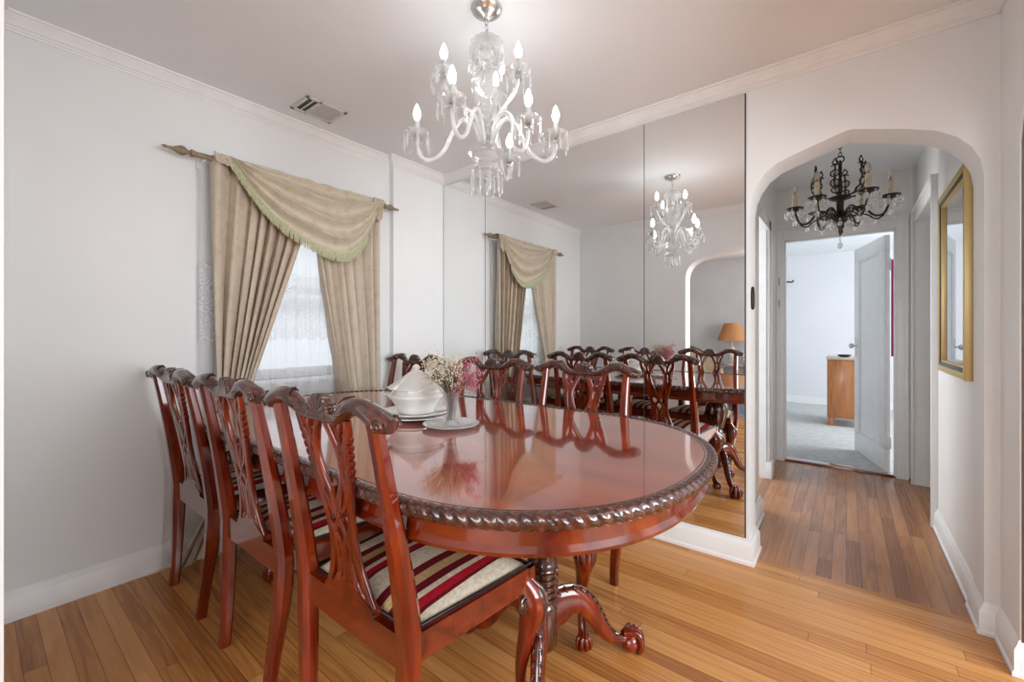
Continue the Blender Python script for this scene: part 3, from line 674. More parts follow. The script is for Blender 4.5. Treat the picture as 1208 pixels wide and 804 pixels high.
# ------------------------------------------------------------------ chairs
def yb(z):                                                    # rake of the back (and sweep of the rear legs)
    if z <= .45: return -.030*(1-z/.45)**1.6
    t = (z-.45)/.54; return -.090*(t**1.25)
def make_chair():
    root = thing('dining_chair', 'x', 'chair')
    for s in (-1, 1):
        pts = []; ra = []; rb = []
        for k in range(25):
            z = .975*k/24
            x = .186+.044*sm(0, .42, z) - .008*sm(.5, .95, z)
            w_ = .0165+.0065*sm(0, .40, z)-.0085*sm(.45, .95, z)
            pts.append((s*x, yb(z), z)); ra.append(w_); rb.append(w_)
        mb = MB(); k_ = 1.0
        prof8 = [(1, .35), (.55, 1), (-.55, 1), (-1, .35), (-1, -.6), (-.7, -1), (.7, -1), (1, -.6)]
        vs = []
        for (p, a, b) in zip(pts, ra, rb):
            for q, w_ in prof8: vs.append((p[0]+q*a*1.15, p[1]-w_*b*1.05, p[2]))
        n = 8; m = len(pts)
        mb.add(vs, [(i*n+j, i*n+(j+1) % n, (i+1)*n+(j+1) % n, (i+1)*n+j) for i in range(m-1) for j in range(n)]+[tuple(range(n)), tuple((m-1)*n+j for j in range(n))])
        mb.build('rear_leg', MAH, root, angle=25)
    # top rail: serpentine with scrolled ears
    half = [(0, .950), (.045, .951), (.085, .956), (.115, .972), (.150, .988), (.185, .990), (.220, .979), (.255, .966), (.282, .960)]
    rad = [.0150, .0155, .0175, .0205, .0215, .0215, .0240, .0250, .016]
    xs = [(-x, z) for x, z in reversed(half[1:])]+half; rr_ = list(reversed(rad[1:]))+rad
    pts = cr([(x, yb(z)-.004*0, z) for x, z in xs], 5)
    tr = MB().sweep(pts, [r_*1.05 for r_ in crs(rr_, 5)], 12, r2=[r_*.95 for r_ in crs(rr_, 5)], up=(0, 0, 1))
    for s in (-1, 1):
        y0 = yb(.965)
        # scroll on the ear, leaf grooves on the hump
        for fy in (-1, 1):
            sp = [(s*(.262+.020*(1-t)*math.cos(t*9)), y0+fy*.023, .962+.020*(1-t)*math.sin(t*9)*1) for t in [i/16 for i in range(15)]]
            tr.sweep(sp, .0035, 6)
        for k in range(5):
            x = s*(.130+.017*k); z = .988+.019-.0015*k
            tr.sweep([(x-s*.01, yb(.98)-.019, z-.012), (x, yb(.98)-.009, z-.001), (x+s*.010, yb(.98)+.007, z+.0015), (x+s*.014, yb(.98)+.020, z-.010)], [.002, .0035, .0035, .0015], 6)
        for fy in (-1, 1):
            for k in range(3):
                tr.sweep(cr([(s*(.10+.02*k), yb(.97)+fy*.0205, .965+.006*k), (s*(.125+.02*k), yb(.97)+fy*.022, .969+.008*k), (s*(.15+.02*k), yb(.97)+fy*.0205, .982+.002*k)], 3), .0025, 6)
    rail = tr.build('top_rail', MAHD, root, angle=60)
    # shell crest
    sh = MB(); nr, na = 6, 56; vs = []
    for side in (1, -1):
        for i in range(nr+1):
            for k in range(na+1):
                a = math.radians(-12)+math.radians(204)*k/na; rr2 = .047*i/nr
                lob = abs(math.sin(k/na*PI*7.5)); R2 = rr2*(1+.05*lob*(i/nr))
                y = yb(.96)+side*(.013+.0045*lob*(i/nr)**2)*(1 if i < nr else .75)
                vs.append((R2*1.1*math.cos(a), y, .955+R2*math.sin(a)*1.05))
    W = na+1; O = (nr+1)*W
    fs = [(i*W+k, i*W+k+1, (i+1)*W+k+1, (i+1)*W+k) for i in range(nr) for k in range(na)]
    fs += [tuple(O+j for j in f) for f in list(fs)]
    fs += [(nr*W+k, nr*W+k+1, O+nr*W+k+1, O+nr*W+k) for k in range(na)]
    fs += [(i*W, (i+1)*W, O+(i+1)*W, O+i*W) for i in range(nr)]+[(i*W+na, (i+1)*W+na, O+(i+1)*W+na, O+i*W+na) for i in range(nr)]
    sh.add(vs, fs).build('shell_carving', MAHD, rail, angle=70)
    # pierced splat made of interlaced straps
    spl = MB()
    def strap(pts, w_=.011, th=.0075, n=5, taper=None):
        P = cr([(x*1.15, 0, .47+(z-.47)*1.05) for x, z in pts], n); w_ *= 1.6; taper = [q*1.35 for q in taper] if taper else None; ws = crs(taper, n) if taper else [w_]*len(P); vs = []
        for i, p in enumerate(P):
            t = (P[min(i+1, len(P)-1)]-P[max(i-1, 0)]).normalized(); nx, nz = -t.z, t.x; y = yb(p.z); h_ = ws[i]/2
            for a, b in ((-1, -.55), (-.72, -1.05), (.72, -1.05), (1, -.55), (1, .55), (.72, 1.05), (-.72, 1.05), (-1, .55)):
                vs.append((p.x+nx*h_*a, y+b*th, p.z+nz*h_*a))
        m = len(P); n6 = 8
        spl.add(vs, [(i*n6+j, i*n6+(j+1) % n6, (i+1)*n6+(j+1) % n6, (i+1)*n6+j) for i in range(m-1) for j in range(n6)]+[tuple(range(n6)), tuple((m-1)*n6+j for j in range(n6))])
    for s in (-1, 1):
        strap([(s*.012, .925), (s*.034, .885), (s*.050, .835), (s*.040, .780), (s*.018, .735), (s*.008, .70)], .014)             # lancet opening
        strap([(s*.098, .930), (s*.092, .895), (s*.075, .860), (s*.070, .815), (s*.064, .760), (s*.050, .700), (s*.043, .640), (s*.048, .575), (s*.068, .515), (s*.086, .478)], .013)   # outer edge
        strap([(s*.078, .925), (s*.060, .885), (s*.068, .845), (s*.070, .815)], .009)
        strap([(s*.048, .925), (s*.062, .890), (s*.050, .840)], .008)
        strap([(s*.050, .820), (s*.052, .760), (s*.036, .715), (s*.012, .690), (-s*.012, .655), (-s*.026, .62), (-s*.024, .56)], .010)      # interlace
        strap([(s*.044, .660), (s*.026, .640), (s*.008, .61), (s*.006, .56), (s*.010, .50)], .010)
        strap([(s*.024, .57), (s*.032, .525), (s*.052, .495), (s*.062, .478)], .014)
        strap([(s*.088, .482), (s*.055, .492), (s*.025, .512), (s*.008, .498)], .009)
        for k in range(6):                                    # ruffled edge
            z = .885-k*.019; x = .088-.0035*k
            strap([(s*(x-.008), z+.008), (s*(x+.010), z+.003), (s*(x+.004), z-.009)], .0045, .0075, 3)
    strap([(0, .700), (0, .655)], .018); strap([(0, .76), (-.004, .735), (0, .70)], .010)
    P = [(-.108, .482), (-.07, .494), (-.035, .508), (0, .514), (.035, .508), (.07, .494), (.108, .482), (.112, .464), (-.112, .464)]
    spl.prism(P, lambda a, b, s: (a, yb(.47)+(.012 if s else -.012), b))
    spl.build('splat', MAH, root, angle=50)
    # seat frame
    fw, rw, fd = .278, .232, .425
    fr = MB()
    def rail_(p, q, z0, z1, t):
        p = Vector(p); q = Vector(q); d = (q-p).normalized(); nn_ = Vector((-d.y, d.x))*t
        A = [(p.x, p.y), (q.x, q.y), (q.x+nn_.x, q.y+nn_.y), (p.x+nn_.x, p.y+nn_.y)]
        fr.prism(A, lambda a, b, s: (a, b, z0+(z1-z0)*s))
    rail_((-rw, -.012), (rw, -.012), .388, .466, .024); rail_((fw, fd), (-fw, fd), .398, .464, .026)
    rail_((rw+.004, .0), (fw, fd), .398, .464, .026); rail_((-fw, fd), (-rw-.004, .0), .398, .464, .026)
    fr.build('seat_frame', MAHR, root, angle=25)
    # cushion
    def cush(u, v):
        x0 = (rw-.012)+(fw-.012-rw+.012)*v; x = (2*u-1)*x0; y = .014+(fd-.024)*v
        e = min(1, 6*min(u, 1-u))*min(1, 6*min(v, 1-v)); e = math.sin(e*PI/2)**.7 if e > 0 else 0
        return (x, y, .462+e*(.026+.016*math.sin(PI*u)*math.sin(PI*v)))
    cu = MB().sheet(36, 30, cush); x_ = .455
    cu.prism([(-rw+.014, .016), (rw-.014, .016), (fw-.014, fd-.012), (-fw+.014, fd-.012)], lambda a, b, s: (a, b, .43+.031*s))
    cu.build('seat', STRIPE, root, angle=60, recalc=True)
    pp = [(-rw+.013, .015), (rw-.013, .015), (fw-.012, fd-.010), (-fw+.012, fd-.010)]
    MB().sweep([(a, b, .467) for a, b in pp+pp[:1]][:4], .0055, 8, closed=True, up=(0, 0, 1)).build('piping', PIPE, root, angle=60)
    # cabriole front legs
    for s in (-1, 1):
        P3 = [(.250, .392, .455), (.256, .398, .42), (.272, .414, .375), (.276, .420, .335), (.264, .408, .27), (.252, .396, .19), (.250, .394, .115), (.258, .402, .07), (.268, .412, .045)]
        rd = [.022, .028, .042, .041, .028, .020, .0155, .0165, .020]
        lg = MB().sweep(cr([(s*a, b, c_) for a, b, c_ in P3], 5), crs(rd, 5), 14)
        claw_foot(lg, s*.268, .412, s*.55, .83, .95)
        lo = lg.build('front_leg', MAH, root, angle=60)
        kn = MB()
        for f_ in range(5):
            a0 = -1.2+f_*.65
            dd = Vector((s*math.cos(PI/4+a0*.6), math.sin(PI/4+a0*.6), 0))
            b_ = Vector((s*.272, .414, 0))
            kn.sweep(cr([b_+dd*.026+Vector((0, 0, .405)), b_+dd*.044+Vector((0, 0, .375)), b_+dd*.043+Vector((0, 0, .335)), b_+dd*.028+Vector((0, 0, .292))], 4), crs([.004, .0065, .006, .002], 4), 6)
        for (cx_, cy_, pl) in ((s*.281, .372, 'x'), (s*.235, .430, 'y')):
            sp = [((cx_ if pl == 'x' else cx_+.02*(1-t)*math.cos(t*11)), (cy_+.02*(1-t)*math.cos(t*11) if pl == 'x' else cy_), .368+.022*(1-t)*math.sin(t*11)) for t in [i/20 for i in range(19)]]
            kn.sweep(sp, .0055, 6)
            kn.ball((cx_-(s*.004 if pl == 'x' else 0), cy_-(.004 if pl == 'y' else 0), .370), .008 if pl == 'x' else .024, .024 if pl == 'x' else .008, .028)
        kn.build('knee_carving', MAHD, lo)
    return root
ch = make_chair()
spots = [(-1.005, .612, 0, 'nearest mahogany dining chair, striped seat facing the table, closest to the camera'),
         (-1.62, .612, 0, 'middle mahogany chair of the near row, between the nearest chair and the curtain-side one'),
         (-2.245, .612, 0, 'mahogany chair of the near row standing farthest left by the window wall'),
         (-1.025, 1.802, PI, 'mahogany chair backed to the mirror, the one nearest the arch'),
         (-1.625, 1.802, PI, 'mahogany chair backed to the mirror, seen just right of the dried flowers'),
         (-2.325, 1.802, PI, 'mahogany chair in the far corner, seen behind the white tureen')]
for i, (x, y, a, lab) in enumerate(spots):
    o = ch if i == 0 else copy_tree(ch)
    o.location = (x, y, 0); o.rotation_euler = (0, 0, a); o['label'] = lab; o['group'] = 'dining chairs around the table'

# ------------------------------------------------------------------ things on the table
pc = (-1.475, 1.205)
for i, (rad_, z0, lab) in enumerate(((.158, TZ, 'larger white platter lying flat on the table under the tureen'), (.150, TZ+.0135, 'upper white plate directly under the tureen foot'))):
    pr = [(0, .003), (rad_*.55, .003), (rad_*.6, .0), (rad_*.66, .0), (rad_*.8, .006), (rad_, .016), (rad_*1.0, .019), (rad_*.8, .011), (rad_*.6, .008), (0, .0075)]
    o = MB().lathe(pr, n=64).build('plate', PORC, None, angle=50); o.location = (pc[0], pc[1], z0+.0008); tag(o, lab, 'plate', 'plates under the tureen')
t = thing('tureen', 'white porcelain soup tureen with pointed lid standing on stacked plates', 'tureen', (pc[0], pc[1], TZ+.0225)); t.rotation_euler = (0, 0, math.radians(38)); t.scale = (1.12, 1.12, 1.02)
sq = lambda i, a: 1+.035*math.cos(4*a)
MB().lathe([(0, .002), (.066, .0), (.070, .006), (.070, .018), (.084, .042), (.099, .062), (.107, .072), (.107, .077), (.097, .083), (.090, .089), (.090, .103), (.086, .103), (.084, .085), (.06, .03), (0, .02)], n=64, mod=sq).build('bowl', PORC, t, angle=60)
MB().lathe([(.080, .103), (.107, .103), (.109, .108), (.102, .113), (.078, .129), (.052, .149), (.030, .168), (.018, .178), (0, .180)], n=64, mod=sq).build('lid', PORC, t, angle=50)
MB().lathe([(.013, .176), (.011, .182), (.015, .188), (.016, .193), (.010, .200), (.004, .204), (0, .205)], n=24).build('lid_knob', PORC, t.children[1])
for s in (-1, 1):
    MB().sweep(cr([(s*.092, -.024, .078), (s*.118, -.018, .080), (s*.126, 0, .080), (s*.118, .018, .080), (s*.092, .024, .078)], 6), .0058, 10, r2=.004).build('handle', PORC, t)
MB().bbox(.098, .1125, -.013, .013, .0975, .1075, .002, Matrix.Rotation(math.radians(200), 4, 'Z')).build('ladle_notch', DARK, t.children[1])
vp = (-1.215, 1.165)
o = MB().lathe([(0, .002), (.05, .0), (.058, .0), (.08, .005), (.108, .013), (.110, .016), (.106, .0165), (.08, .0105), (.05, .006), (0, .006)], n=64, mod=lambda i, a: 1+.012*math.cos(24*a)).build('glass_plate', glassy('pressed_glass', (.95, .96, .95), .35, .08, .18), None, angle=60)
o.location = (vp[0], vp[1], TZ+.0008); tag(o, 'clear cut-glass saucer under the flower vase', 'saucer')
vz = TZ+.0075
o = MB().lathe([(0, .0), (.030, .0), (.031, .004), (.024, .012), (.019, .03), (.018, .05), (.023, .08), (.031, .115), (.034, .130), (.032, .130), (.028, .11), (.019, .08), (.0145, .05), (.015, .03), (.016, .018), (0, .016)], n=40).build('vase', GLASS, None, angle=60)
o.location = (vp[0], vp[1], vz); tag(o, 'small clear glass vase holding dried flowers on the saucer', 'vase')
def bunch(name, label, mat, cdir, spread, zt0, zt1, nst, nfl, fr_=.0034):
    root = thing(name, label, 'flowers', (vp[0], vp[1], vz+.02)); st = MB(); fl = MB(); tips = []
    for k in range(nst):
        a = random.uniform(0, 2*PI); q = random.random()**.5*spread
        tip = Vector((cdir[0]+q*math.cos(a), cdir[1]+q*math.sin(a), random.uniform(zt0, zt1)))
        b0 = Vector((random.uniform(-.009, .009), random.uniform(-.009, .009), .0))
        mid = Vector((tip.x*.17, tip.y*.17, .10))
        pts = cr([b0, mid, mid.lerp(tip, .55)+Vector((0, 0, .01)), tip], 3); st.sweep(pts, crs([.0013, .0012, .0009, .0005], 3), 4)
        tips.append((pts, tip))
        for j in range(3):
            p = pts[random.randint(5, 8)]; e = tip+Vector([random.gauss(0, .016) for _ in range(3)]); st.sweep([p, p.lerp(e, .6)+Vector((0, 0, .006)), e], .0005, 3); tips.append((pts, e))
    for k in range(nfl):
        pts, tip = random.choice(tips)
        p = tip+Vector((random.gauss(0, .008), random.gauss(0, .008), random.gauss(0, .011)))
        fl.ball(p, fr_*random.uniform(.55, 1.2), n=5, m=4)
    st.build('stems', STEM, root)['kind'] = 'stuff'; fl.build('blossoms', mat, root)['kind'] = 'stuff'
bunch('dried_flower_bunch', 'cream dried baby\'s breath standing in the glass vase', WHTF, (-.022, -.012), .082, .150, .240, 62, 1300, .0026)
bunch('dried_flower_bunch', 'pink dried flower spray at the right of the vase', PNKF, (.040, .040), .040, .120, .212, 24, 900, .0027)

# ------------------------------------------------------------------ crystal chandelier
def drop(mb, x, y, z, L=.05, r=.006, bead=True):
    if bead: mb.ball((x, y, z-.005), .005, n=8, m=6); z -= .011
    mb.lathe([(0, 0), (r*.55, -.004), (r*.7, -L*.25), (r, -L*.72), (r*.6, -L*.88), (0, -L)], (x, y, z), n=6)
DROPS = {}
def hang(parent, x, y, z, L=.05, r=.006, kind='drop'):
    key = (kind, round(L, 3), round(r, 4))
    if key not in DROPS:
        mb = MB()
        if kind == 'drop': drop(mb, 0, 0, 0, L, r)
        else:
            for q in range(int(L)): mb.ball((0, 0, -.006-q*.014), .006, n=8, m=6)
            mb.ball((0, 0, -.012-int(L)*.014-r*.6), r, r, r*1.55, 8, 6)
        o = mb.build('crystal_drop', PRISM_, parent, angle=20); DROPS[key] = o.data
    else:
        o = bpy.data.objects.new('crystal_drop', DROPS[key]); C.objects.link(o); o.parent = parent
    o.location = (x, y, z); return o
def cup(root, x, y, z, rc=.045, nd=8, dl=.05, lit=True, bulbm=None, tall=1):
    pan = MB().lathe([(.008, -.016), (.016, -.012), (.030, -.006), (rc*.9, .006), (rc, .018), (rc*.97, .019), (rc*.85, .009), (.026, -.001), (.010, .0)], (x, y, z), n=32, mod=lambda i, a: 1+(.05*math.cos(12*a) if i in (3, 4, 5) else 0)).build('drip_pan', CRYS, root, angle=60)
    MB().lathe([(.012, -.020), (.013, -.014), (.011, -.010)], (x, y, z), n=16).build('pan_collar', SILV, root)
    cs_ = MB().lathe([(.0095, 0), (.0095, .062*tall)], (x, y, z), n=16).build('candle_sleeve', CAND, root)
    MB().lathe([(.006, 0), (.0085, .006), (.0135, .018), (.0145, .028), (.012, .042), (.007, .056), (.002, .066), (0, .068)], (x, y, z+.062*tall), n=16).build('bulb', BULB, root)
    for k in range(nd):
        a = 2*PI*(k+.3)/nd; hang(pan, x+rc*.97*math.cos(a), y+rc*.97*math.sin(a), z+.012, dl)
CX, CY = -1.115, 1.26
c = thing('crystal_chandelier', 'large clear crystal chandelier with lit flame bulbs hanging over the table', 'chandelier', (CX, CY, H))
MB().lathe([(0, -.045), (.012, -.045), (.016, -.038), (.036, -.030), (.055, -.016), (.060, -.004), (.060, 0)], n=40, mod=lambda i, a: 1+(.03*math.cos(20*a) if 2 <= i <= 5 else 0)).build('canopy', SILV, c, angle=50)
cm = MB(); z = -.045
for k in range(3): cm.torus((0, 0, z-.012), .010, .0022, 14, 6, 'x' if k % 2 else 'y', .7, 1.25); z -= .021
cm.build('chain', SILV, c)
Z0 = 1.66-H
st = MB().lathe([(.004, -.105), (.014, -.110), (.018, -.118), (.010, -.13), (.016, -.14), (.034, -.16), (.038, -.175), (.030, -.19), (.018, -.205), (.014, -.225), (.020, -.235), (.016, -.245)], n=32)
st.build('upper_stem', CRYS, c, angle=60)
cdish = MB().lathe([(.010, -.125), (.040, -.120), (.062, -.138), (.070, -.165), (.066, -.192), (.062, -.192), (.062, -.165), (.055, -.142), (.036, -.128), (.01, -.131)], n=40, mod=lambda i, a: 1+(.035*math.cos(12*a) if 2 <= i <= 7 else 0)).build('crown_dish', CRYS, c, angle=60)
for k in range(10): a = 2*PI*k/10; hang(cdish, .066*math.cos(a), .066*math.sin(a), -.19, .065, .006)
# diamond-cut baluster
nb = 48; bpz = [(.020, -.232), (.042, -.245), (.054, -.265), (.060, -.290), (.060, -.315), (.052, -.350), (.040, -.385), (.028, -.410), (.020, -.420)]
bp_ = cr([(r_, 0, z_) for r_, z_ in bpz], 4)
MB().lathe([(p.x, p.z) for p in bp_], n=nb, mod=lambda i, a: 1+.035*(abs(math.sin(6*a+i*.35))+abs(math.sin(6*a-i*.35))-1)).build('cut_baluster', CRYS, c, angle=15)
MB().lathe([(.010, -.415), (.020, -.425), (.014, -.44), (.022, -.455), (.014, -.47), (.012, -.50), (.02, -.52)], n=24).build('lower_stem', CRYS, c)
zb = 1.868-H
MB().lathe([(.015, zb+.03), (.050, zb+.022), (.068, zb+.004), (.070, zb-.012), (.058, zb-.032), (.040, zb-.048), (.028, zb-.055), (.0, zb-.055)], n=40, mod=lambda i, a: 1+(.02*math.cos(16*a))).build('receiver_bowl', CRYS, c, angle=60)
bdish = MB().lathe([(.0, zb-.050), (.035, zb-.055), (.055, zb-.066), (.060, zb-.080), (.052, zb-.092), (.030, zb-.100), (.0, zb-.102)], n=40, mod=lambda i, a: 1+(.05*math.cos(10*a) if 2 <= i <= 5 else 0)).build('bottom_dish', CRYS, c, angle=60)
for k in range(10): a = 2*PI*k/10; hang(bdish, .060*math.cos(a), .060*math.sin(a), zb-.085, .080, .006)
for k in range(5): a = 2*PI*(k+.5)/5; hang(bdish, .03*math.cos(a), .03*math.sin(a), zb-.098, .065, .006)
hang(bdish, 0, 0, zb-.105, .07, .009)
cr_right = Vector((math.cos(YAW), math.sin(YAW), 0)); cr_fwd = Vector((-math.sin(YAW), math.cos(YAW), 0))
zc = 1.918-H
for lat, dep in ((-.272, -.01), (-.100, -.255), (.160, -.115), (.272, .0), (.088, .235)):
    p = cr_right*lat+cr_fwd*dep; d = p.normalized(); R1 = p.length
    pts = [d*.02+Vector((0, 0, zb+.02)), d*.05+Vector((0, 0, zb+.10)), d*.085+Vector((0, 0, zb+.125)), d*.125+Vector((0, 0, zb+.085)), d*(R1*.62)+Vector((0, 0, zb-.005)), d*(R1*.82)+Vector((0, 0, zb-.040)), d*(R1*.96)+Vector((0, 0, zb-.020)), d*R1+Vector((0, 0, zc-.014))]
    MB().sweep(cr(pts, 7), .0085, 10).build('arm', CRYA, c, angle=60)
    cup(c, p.x, p.y, zc, .050, 7, .062)
zu = 2.150-H
for lat, dep in ((-.165, -.02), (.125, -.03), (.03, .16)):
    p = cr_right*lat+cr_fwd*dep; d = p.normalized(); R1 = p.length
    pts = [d*.015+Vector((0, 0, zb+.02)), d*.03+Vector((0, 0, zb+.09)), d*.05+Vector((0, 0, zb+.14)), d*(R1*.62)+Vector((0, 0, zb+.175)), d*(R1*.88)+Vector((0, 0, zb+.215)), d*R1+Vector((0, 0, zu-.014))]
    MB().sweep(cr(pts, 7), .0075, 10).build('arm', CRYA, c, angle=60)
    cup(c, p.x, p.y, zu, .050, 8, .062)

# ------------------------------------------------------------------ hall: bronze chandelier, gilt mirror, plaque
hc = thing('bronze_chandelier', 'dark bronze chandelier with unlit ivory candles and crystal drops in the hall', 'chandelier', (-.03, 3.3, H))
MB().lathe([(0, -.028), (.015, -.028), (.045, -.014), (.055, 0)], n=28).build('canopy', BRONZE, hc)
cm = MB(); z = -.028
for k in range(7): cm.torus((0, 0, z-.014), .011, .0025, 12, 6, 'x' if k % 2 else 'y', .7, 1.35); z -= .024
cm.torus((0, 0, z-.018), .020, .004, 16, 6, 'y'); cm.build('chain', BRONZE, hc)
hz = lambda zz: zz-H
MB().lathe([(.004, hz(2.21)), (.010, hz(2.19)), (.008, hz(2.10)), (.014, hz(2.05)), (.010, hz(2.0)), (.055, hz(1.985)), (.060, hz(1.975)), (.020, hz(1.96)), (.018, hz(1.91)), (.026, hz(1.885)), (.055, hz(1.870)), (.060, hz(1.855)), (.045, hz(1.84)), (.020, hz(1.82)), (.022, hz(1.80)), (.012, hz(1.785)), (.016, hz(1.77)), (.0, hz(1.745))], n=28).build('central_column', BRONZE, hc, angle=60)
for k in range(6):                                            # jewelled leaf fronds
    a = 2*PI*k/6+.35; d = Vector((math.cos(a), math.sin(a), 0)); u = Vector((0, 0, 1)); sd = Vector((-d.y, d.x, 0)); fm = MB(); gm = MB()
    path = cr([d*.03+u*hz(1.985), d*.085+u*hz(1.985), d*.130+u*hz(2.02), d*.142+u*hz(2.08), d*.128+u*hz(2.145)], 8)
    for off in (-.5, .5): fm.sweep([p+(d*.55+u*.0)*off*.045*math.sin(PI*(i/len(path))**.8) for i, p in enumerate(path)], .0042, 6)
    for q in (.42, .62, .82):
        i = int(q*(len(path)-1)); p = path[i]; t_ = (path[i+1]-path[i-1]).normalized() if i < len(path)-1 else u
        ring = [p+t_*.021*math.cos(b)+sd*.021*math.sin(b) for b in [2*PI*j/14 for j in range(14)]]
        fm.sweep(ring, .0042, 6, closed=True); gm.ball(p, .014, n=10, m=6)
    p = path[-1]; fm.sweep([p, p+u*.02+sd*.014, p+u*.045, p+u*.02-sd*.014, p], .004, 6); fm.sweep([p+sd*.02, p+u*.01, p-sd*.02], .004, 6)
    fm.build('jewelled_frond', BRONZE, hc); gm.build('frond_crystals', PRISM_, hc)
for k in range(6):
    a = 2*PI*k/6+.05; d = Vector((math.cos(a), math.sin(a), 0)); u = Vector((0, 0, 1)); am = MB(); R1 = .232
    am.sweep(cr([d*.03+u*hz(1.86), d*.075+u*hz(1.905), d*.12+u*hz(1.895), d*.16+u*hz(1.850), d*.205+u*hz(1.855), d*R1+u*hz(1.93)], 7), .0065, 8)
    am.sweep(cr([d*.04+u*hz(1.85), d*.09+u*hz(1.865), d*.13+u*hz(1.855), d*.17+u*hz(1.825), d*.205+u*hz(1.845)], 6), .0045, 6)
    sp = [d*(.10+.025*(1-t)*math.cos(t*10))+u*(hz(1.885)+.025*(1-t)*math.sin(t*10)) for t in [i/18 for i in range(17)]]
    am.sweep(sp, .004, 6)
    am.lathe([(.006, -.025), (.012, -.012), (.022, -.006), (.044, .0), (.050, .006), (.048, .010), (.02, .006), (.01, .012)], tuple(d*R1+u*hz(1.945)), n=24)
    arm = am.build('arm', BRONZE, hc)
    x, y = d.x*R1, d.y*R1
    MB().lathe([(.0145, 0), (.0145, .090)], (x, y, hz(1.950)), n=14, mod=lambda i, b: 1+.08*math.sin(5*b)).build('candle_sleeve', IVORY, hc)
    MB().lathe([(.006, 0), (.010, .008), (.016, .026), (.017, .038), (.013, .052), (.005, .064), (0, .067)], (x, y, hz(2.040)), n=14).build('bulb', BULBOFF, hc)
    MB().lathe([(.003, .0), (.004, .012), (.0015, .03), (0, .034)], (x, y, hz(2.035)), n=8).build('filament_stem', BRONZE, hc)
    for j in range(7):
        b = 2*PI*j/7; hang(arm, x+.048*math.cos(b), y+.048*math.sin(b), hz(1.945), 1, .014, 'bead')
    hang(arm, x, y, hz(1.915), 3, .013, 'bead'); hang(arm, d.x*.165, d.y*.165, hz(1.84), 1, .011, 'bead')
col_ = next(o_ for o_ in hc.children if o_.name.startswith('central_column'))
for j in range(8): b = 2*PI*j/8; hang(col_, .058*math.cos(b), .058*math.sin(b), hz(1.845), 1, .011, 'bead')
hang(col_, 0, 0, hz(1.75), 3, .013, 'bead')

gm = thing('hall_mirror', 'tall gold-framed rectangular mirror hanging on the right hall wall', 'mirror', (HR, 2.95, .95))
y0, y1, z0, z1 = -.355, .335, 0, .93
fm = MB().bbox(-.034, -.001, y0, y0+.028, z0-.001, z1+.001, .003).bbox(-.030, -.001, y1-.036, y1, z0, z1, .003).bbox(-.031, -.001, y0+.004, y1-.002, z0, z0+.03, .003).bbox(-.031, -.001, y0+.004, y1-.002, z1-.03, z1, .003)
fm.build('gold_frame', GOLD, gm)
fm = MB().bbox(-.028, -.002, y0+.028, y0+.046, z0+.03, z1-.03, .002).bbox(-.028, -.002, y1-.052, y1-.036, z0+.03, z1-.03, .002).bbox(-.028, -.002, y0+.04, y1-.04, z0+.03, z0+.046, .002).bbox(-.028, -.002, y0+.04, y1-.04, z1-.046, z1-.03, .002)
fm.build('black_inner_frame', BLACK, gm)
fm = MB().bbox(-.024, -.002, y0+.052, y0+.064, z0+.046, z1-.046, .002).bbox(-.024, -.002, y1-.064, y1-.052, z0+.046, z1-.046, .002).bbox(-.024, -.002, y0+.05, y1-.05, z0+.046, z0+.058, .002).bbox(-.024, -.002, y0+.05, y1-.05, z1-.058, z1-.046, .002)
fm.build('gold_slip', GOLD, gm)
MB().box(-.014, -.010, y0+.055, y1-.055, z0+.05, z1-.05).build('mirror_glass', MIRR, gm)
o = thing('oval_wall_plaque', 'small dark oval ring plaque on the arch jamb beside the mirror', 'plaque', (-.382, 2.475, 1.33))
MB().torus((.006, 0, 0), .040, .006, 28, 8, 'x', .55, 1.35).build('ring', BRONZE, o)
MB().ball((.004, 0, 0), .003, .018, .050, 16, 8).build('face', SILV, o)

# ------------------------------------------------------------------ bedroom things
o = thing('wooden_cabinet', 'orange-brown veneered cabinet standing on grey carpet behind the open door', 'cabinet', (.12, 6.9, .004))
MB().bbox(-.31, .08, -.28, .28, .10, .82, .006).build('body', CAB, o)
MB().bbox(-.32, .09, -.29, .29, .82, .85, .005).build('top', simple('cabinet_top', (.55, .46, .38), .3), o)
for a in (-.27, .04):
    for b in (-.24, .24): MB().bbox(a-.03, a+.03, b-.03, b+.03, 0, .10, .004).build('foot', CAB, o)
MB().bbox(-.305, -.02, -.286, -.279, .12, .80, .003).build('door', CAB, o)
d_ = MB().torus((.02, -.1, .870), .05, .006, 20, 6, 'z'); d_.sweep([(-.16, -.12, .868), (-.06, -.1, .872)], .008)
d_.sweep([(-.16, -.12, .8575), (-.06, -.1, .8575)], .006)
o = MB().lathe([(0, 0), (.035, 0), (.06, .012), (.07, .03), (.065, .03), (.04, .012), (0, .008)], n=24).build('small_dish', BRONZE); o.location = (-.02, 6.75, .855); tag(o, 'small dark dish on top of the wooden cabinet', 'dish')
o = thing('wall_hook', 'small dark coat hook high on the bedroom wall', 'hook', (-.83, 8.5, 2.0))
MB().bbox(-.03, .03, -.008, 0, -.03, .03, .002).build('plate', BRONZE, o)
MB().sweep(cr([(0, -.005, 0), (.05, -.05, .01), (.12, -.07, 0), (.14, -.07, .03)], 5), .012).build('prong', BRONZE, o)
o = MB().sheet(40, 4, lambda u, v: (.38+.55*u, 6.15+.03*math.sin(u*30), .9+1.05*(1-v))).build('crimson_curtain', CRIM, recalc=False)
o.modifiers.new('thickness', 'SOLIDIFY').thickness = .003
tag(o, 'crimson cloth hanging in the bedroom, glimpsed through the door gap', 'curtain')

